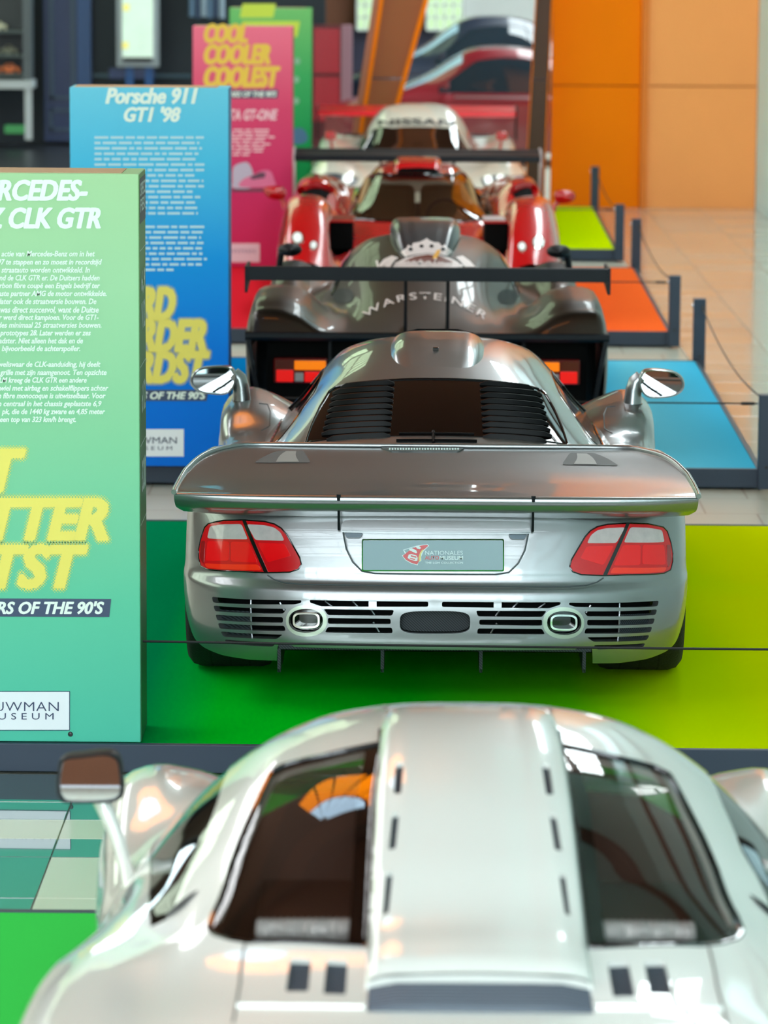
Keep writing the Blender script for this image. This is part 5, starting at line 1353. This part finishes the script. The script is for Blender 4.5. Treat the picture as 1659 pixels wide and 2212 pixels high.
redmirror(-1, [(1200, 414), (1222, 412), (1240, 416), (1243, 428), (1232, 438), (1206, 440), (1198, 430)], [(1208, 432), (1198, 446), (1194, 462), (1184, 480)], 29.4)
# rear wing
rz_ = rq(910, 340, 31.4).z; rx = (rq(1176, 340, 31.4).x - rq(645, 340, 31.4).x) / 2
rw_ = MB().prism([(-rx, 3.9 + y, rz_ + z) for y, z in ((0, -.028), (.03, -.04), (.2, -.03), (.38, .03), (.36, .05), (.2, .02), (.02, .012))], (2 * rx, 0, 0)).build('rear_wing', M_WING, rc_)
for s_ in (1, -1):
    MB().prism([(s_ * rx, 3.86, rz_ + .05), (s_ * rx, 4.3, rz_ + .06), (s_ * rx, 4.3, .6), (s_ * rx, 4.0, .6), (s_ * rx, 3.86, rz_ - .08)], (s_ * .014, 0, 0)).build('end_plate', mat('pale_end_plate', (190, 180, 182), .4), rw_)
    MB().prism([(s_ * .3 - .01, 4.0, .75), (s_ * .3 - .01, 4.2, .75), (s_ * .3 - .01, 4.2, rz_), (s_ * .3 - .01, 4.05, rz_)], (.02, 0, 0)).build('wing_upright', M_SATBLK, rc_)
    wheel(rc_, s_ * .97, .95, .34, .3, s_); wheel(rc_, s_ * .96, 3.8, .35, .34, s_)
MB().box(-.6, .6, .3, 4.6, .1, .18).build('underfloor', M_CAVE, rc_)

# ------------------------------------------------------------------ white racing car facing the camera
NL = (.165, 34.4, PZ)
nc = thing('racing_car', 'white racing car with red rear wing, red mirrors and lettered sun strip', 'car', NL)
WHITE = mat('white_race_paint', (226, 222, 208), .3, coat=1.0)
NS = [
 (.05, [(0, .36), (.2, .36), (.4, .36), (.55, .36), (.66, .37), (.76, .38), (.86, .37), (.94, .34), (.98, .28), (.98, .15)]),
 (.3, [(0, .48), (.2, .48), (.4, .485), (.55, .50), (.66, .53), (.76, .545), (.86, .54), (.95, .49), (1.0, .4), (1.0, .15)]),
 (.7, [(0, .575), (.2, .575), (.4, .58), (.55, .595), (.66, .635), (.76, .66), (.86, .655), (.955, .6), (1.0, .48), (1.0, .15)]),
 (1.1, [(0, .635), (.2, .635), (.4, .635), (.55, .63), (.66, .67), (.76, .70), (.86, .695), (.955, .64), (1.0, .5), (1.0, .15)]),
 (1.6, [(0, .71), (.2, .71), (.4, .70), (.54, .675), (.62, .645), (.74, .66), (.86, .66), (.95, .61), (.99, .48), (.99, .15)]),
 (2.1, [(0, .82), (.2, .815), (.38, .79), (.50, .735), (.59, .64), (.72, .62), (.86, .63), (.95, .58), (.98, .46), (.98, .15)]),
 (2.55, [(0, .925), (.2, .92), (.36, .895), (.46, .82), (.57, .67), (.71, .64), (.86, .67), (.95, .62), (.98, .48), (.98, .15)]),
 (2.9, [(0, 1.03), (.2, 1.02), (.36, .985), (.46, .89), (.57, .70), (.70, .67), (.84, .72), (.94, .69), (.98, .52), (.98, .15)]),
 (3.2, [(0, 1.08), (.2, 1.07), (.35, 1.03), (.45, .92), (.56, .71), (.70, .69), (.84, .75), (.94, .72), (.98, .55), (.98, .15)]),
 (3.7, [(0, 1.06), (.2, 1.05), (.34, 1.0), (.44, .9), (.55, .73), (.70, .71), (.84, .77), (.94, .73), (.98, .56), (.98, .15)]),
 (4.3, [(0, .82), (.2, .82), (.34, .79), (.44, .76), (.55, .72), (.70, .72), (.84, .74), (.94, .70), (.97, .55), (.96, .15)]),
 (4.75, [(0, .65), (.2, .65), (.34, .65), (.44, .65), (.55, .65), (.70, .65), (.84, .65), (.92, .62), (.94, .5), (.93, .2)])]
ND = Surf([S10(*q) for q in NS], NL, dense=(140, 140))
nws = ND.pix(round_loop([(778, 332), (806, 278), (850, 275), (905, 273), (955, 275), (988, 279), (1022, 332), (905, 334)], 4, 2))
lampsN = [ND.pix(round_loop([(686, 378), (778, 382), (766, 402), (694, 398)], 5, 2)), ND.pix(round_loop([(1036, 382), (1112, 379), (1102, 400), (1044, 402)], 5, 2))]
ND.patch('body_shell', ND.full(), WHITE, nc, [nws] + lampsN, step=.04, hskirt=.03)
ND.patch('windscreen', nws, mat('smoked_glass'), nc, off=-.003)
for q in lampsN: ND.patch('headlight_recess', q, mat('lamp_slate', (60, 74, 86), .3, coat=.4), nc, off=-.015)
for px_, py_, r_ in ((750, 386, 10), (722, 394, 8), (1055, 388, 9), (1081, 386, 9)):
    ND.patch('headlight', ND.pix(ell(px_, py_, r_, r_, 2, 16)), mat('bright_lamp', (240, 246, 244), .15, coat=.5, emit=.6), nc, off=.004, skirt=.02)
def fn_(u, v):
    x, y = 818 + 162 * u, 273 - 13 * v - 3 * math.sin(math.pi * u)
    h = ND.hit(x, y); return Vector(ND.pos([h])[0] + ND.nor([h])[0] * .006)
text('NISSAN', 'strip_text', mat('print_black', (30, 30, 32), .5), nc, fn_, bold=.01, fat=.03)
nq = LQ(NL)
for s_ in (1, -1):
    u = [ND.iu(i) for i in (4.6, 5.5, 6.5, 7.5, 8.5)]
    q = [(a, s_ * ND.iv(b)) for a, b in zip(u, (3.9, 3.95, 3.95, 3.95, 3.9))] + [(a, s_ * ND.iv(b)) for a, b in zip(u, (3.5, 3.15, 3.1, 3.1, 3.3))][::-1]
    ND.patch('side_window', q, mat('side_reflect_green' if s_ == -1 else 'side_reflect_orange', (110, 134, 96) if s_ == -1 else (176, 96, 34), .15, coat=.6), nc, off=.004)  # green and orange reflections painted as the window colours
    c = nq(714, 293, 36.4) if s_ == -1 else nq(1084, 294, 36.4)
    mr = MB().bbox(c.x - .055, c.x + .055, c.y - .05, c.y + .05, c.z - .04, c.z + .04, .02).build('wing_mirror', REDP, nc, smooth=True)
    MB().tube([(c.x, c.y, c.z - .03), (c.x - s_ * .02, c.y, c.z - .15), (c.x - s_ * .03, c.y, c.z - .22)], .012, 8).build('mirror_stalk', REDP, mr, smooth=True)
    wheel(nc, s_ * .96, .95, .33, .28, s_); wheel(nc, s_ * .95, 3.75, .34, .33, s_)
nz = nq(905, 241, 39.0).z; nx_ = (nq(1117, 240, 39.0).x - nq(689, 240, 39.0).x) / 2
nw = MB().prism([(-nx_, 4.55 + y, nz + z) for y, z in ((0, -.045), (.03, -.05), (.22, -.03), (.38, .03), (.36, .045), (.2, .02), (.02, .0))], (2 * nx_, 0, 0)).build('rear_wing', mat('wing_red', (232, 16, 36), .3, coat=.6), nc)
for s_ in (1, -1):
    MB().prism([(s_ * nx_, 4.5, nz + .03), (s_ * nx_, 4.95, nz + .06), (s_ * nx_, 4.95, .66), (s_ * nx_, 4.62, .66), (s_ * nx_, 4.5, nz - .08)], (s_ * .012, 0, 0)).build('end_plate', M_SATBLK, nw)
    MB().prism([(s_ * .28 - .01, 4.6, .62), (s_ * .28 - .01, 4.8, .62), (s_ * .28 - .01, 4.8, nz), (s_ * .28 - .01, 4.66, nz)], (.02, 0, 0)).build('wing_upright', M_SATBLK, nc)
q0, q1 = nq(1000, 262, 39.2), nq(1090, 270, 39.2)
MB().bbox(-.75, .75, 4.5, 4.72, .64, .72, .02).build('lower_wing', M_SATBLK, nc)
MB().box(-.6, .6, .3, 4.5, .1, .18).build('underfloor', M_CAVE, nc)

# ------------------------------------------------------------------ parked cars and window beyond the portal
def coupe(name, lab, loc, rz, L, hgt, paint, gl):
    t = thing(name, lab, 'car', loc, rz)
    ys = [0, .04, .16, .30, .40, .50, .60, .72, .84, .95, 1.0]           # tail to nose
    zc = [.52, .62, .68, .80, .96, 1.0, .97, .76, .60, .52, .42]
    secs = []
    for y, z in zip(ys, zc):
        top = z * hgt; belt = .60 * hgt if z > .62 else top - .03
        w = .84 if .05 < y < .95 else .74; rw = .56 if z > .62 else .62
        secs.append([(0, y * L, top), (rw * .6, y * L, top - .01), (rw, y * L, top - .05 if z > .62 else top - .02), ((rw + w) / 2, y * L, (top - .05 + belt) / 2 if z > .62 else top - .03),
                     (w - .05, y * L, belt), (w, y * L, belt - .06), (w + .02, y * L, .42 * hgt), (w - .02, y * L, .16)])
    S = Surf(secs, loc, dense=(40, 40)); wins = []
    for s_ in (1, -1):
        u = [S.iu(i) for i in (2.9, 3.5, 4.3, 5, 5.8, 6.7)]
        wins.append([(a, s_ * S.iv(b)) for a, b in zip(u, (3.8, 3.85, 3.85, 3.85, 3.85, 3.8))] + [(a, s_ * S.iv(b)) for a, b in zip(u, (3.3, 2.5, 2.3, 2.3, 2.4, 3.3))][::-1])
    ws = S.full((S.iu(6.15), S.iu(7.6)), (S.iv(-2.3), S.iv(2.3)))
    S.patch('body_shell', S.full(), paint, t, wins + [ws], step=.06, hskirt=.02)
    for q in wins: S.patch('side_window', q, gl, t, off=-.004)
    S.patch('windscreen', ws, mat('sky_glass', (150, 186, 206), .25, coat=1), t, off=-.003)
    for s_ in (1, -1):
        wheel(t, s_ * .83, .2 * L, .31, .22, s_); wheel(t, s_ * .83, .8 * L, .31, .22, s_)
        MB().tube([(s_ * .835, L * y_, .42 * hgt + .24) for y_ in (.36, .64)], .01, 6).build('trim_strip', M_RIM, t, smooth=True)
        MB().bbox(s_ * .86 - .03, s_ * .86 + .03, .655 * L, .675 * L, .66 * hgt, .72 * hgt, .01).build('door_mirror', paint, t)
    return t
r0 = at(1105, 150, 48.0)
coupe('parked_car', 'dark red parked coupe seen from the side behind the leaning posts', (r0.x + 2.1, 48.0, 0), math.radians(90), 4.4, 1.42, mat('maroon_paint', (124, 18, 34), .3, coat=1), mat('sky_dark_glass', (30, 46, 56), .05, coat=1))
r1 = at(1080, 90, 52.6)
coupe('parked_car', 'dark blue parked car behind the dark red coupe', (r1.x + 2.2, 52.6, 0), math.radians(90), 4.5, 1.7, mat('midnight_paint', (28, 40, 58), .3, coat=1), mat('sky_dark_glass'))
# garden window and pale wall behind them
YW = YF - .12
DAY_GARD = pane_mat('garden_light', (190, 226, 176), .85)
a, b = at(1002, 64, YW), at(1160, -300, YW)
structure(MB().box(a.x, b.x, YW, YW + .1, 0, b.z).build('wall_pale', mat('pale_grey_wall', (186, 186, 184), .7)))
a, b = at(922, 64, YW), at(1000, -150, YW)
glazed('window_6', a.x, b.x, YW, 0, a.z, b.z, 'Y', 4, 8, DAY_GARD, mat('white_sash', (220, 224, 220), .5), .03)
a, b = at(772, 64, YW), at(806, -150, YW)
glazed('window_7', a.x, b.x, YW, 0, a.z, b.z, 'Y', 2, 8, DAY_GARD, mat('white_sash'), .03)
structure(MB().box(-1.0, 3.0, YW + .02, YW + .1, 0, at(950, 64, YW).z).build('wall_plinth', mat('navy_plinth', (46, 44, 66), .6)))

flush_text()
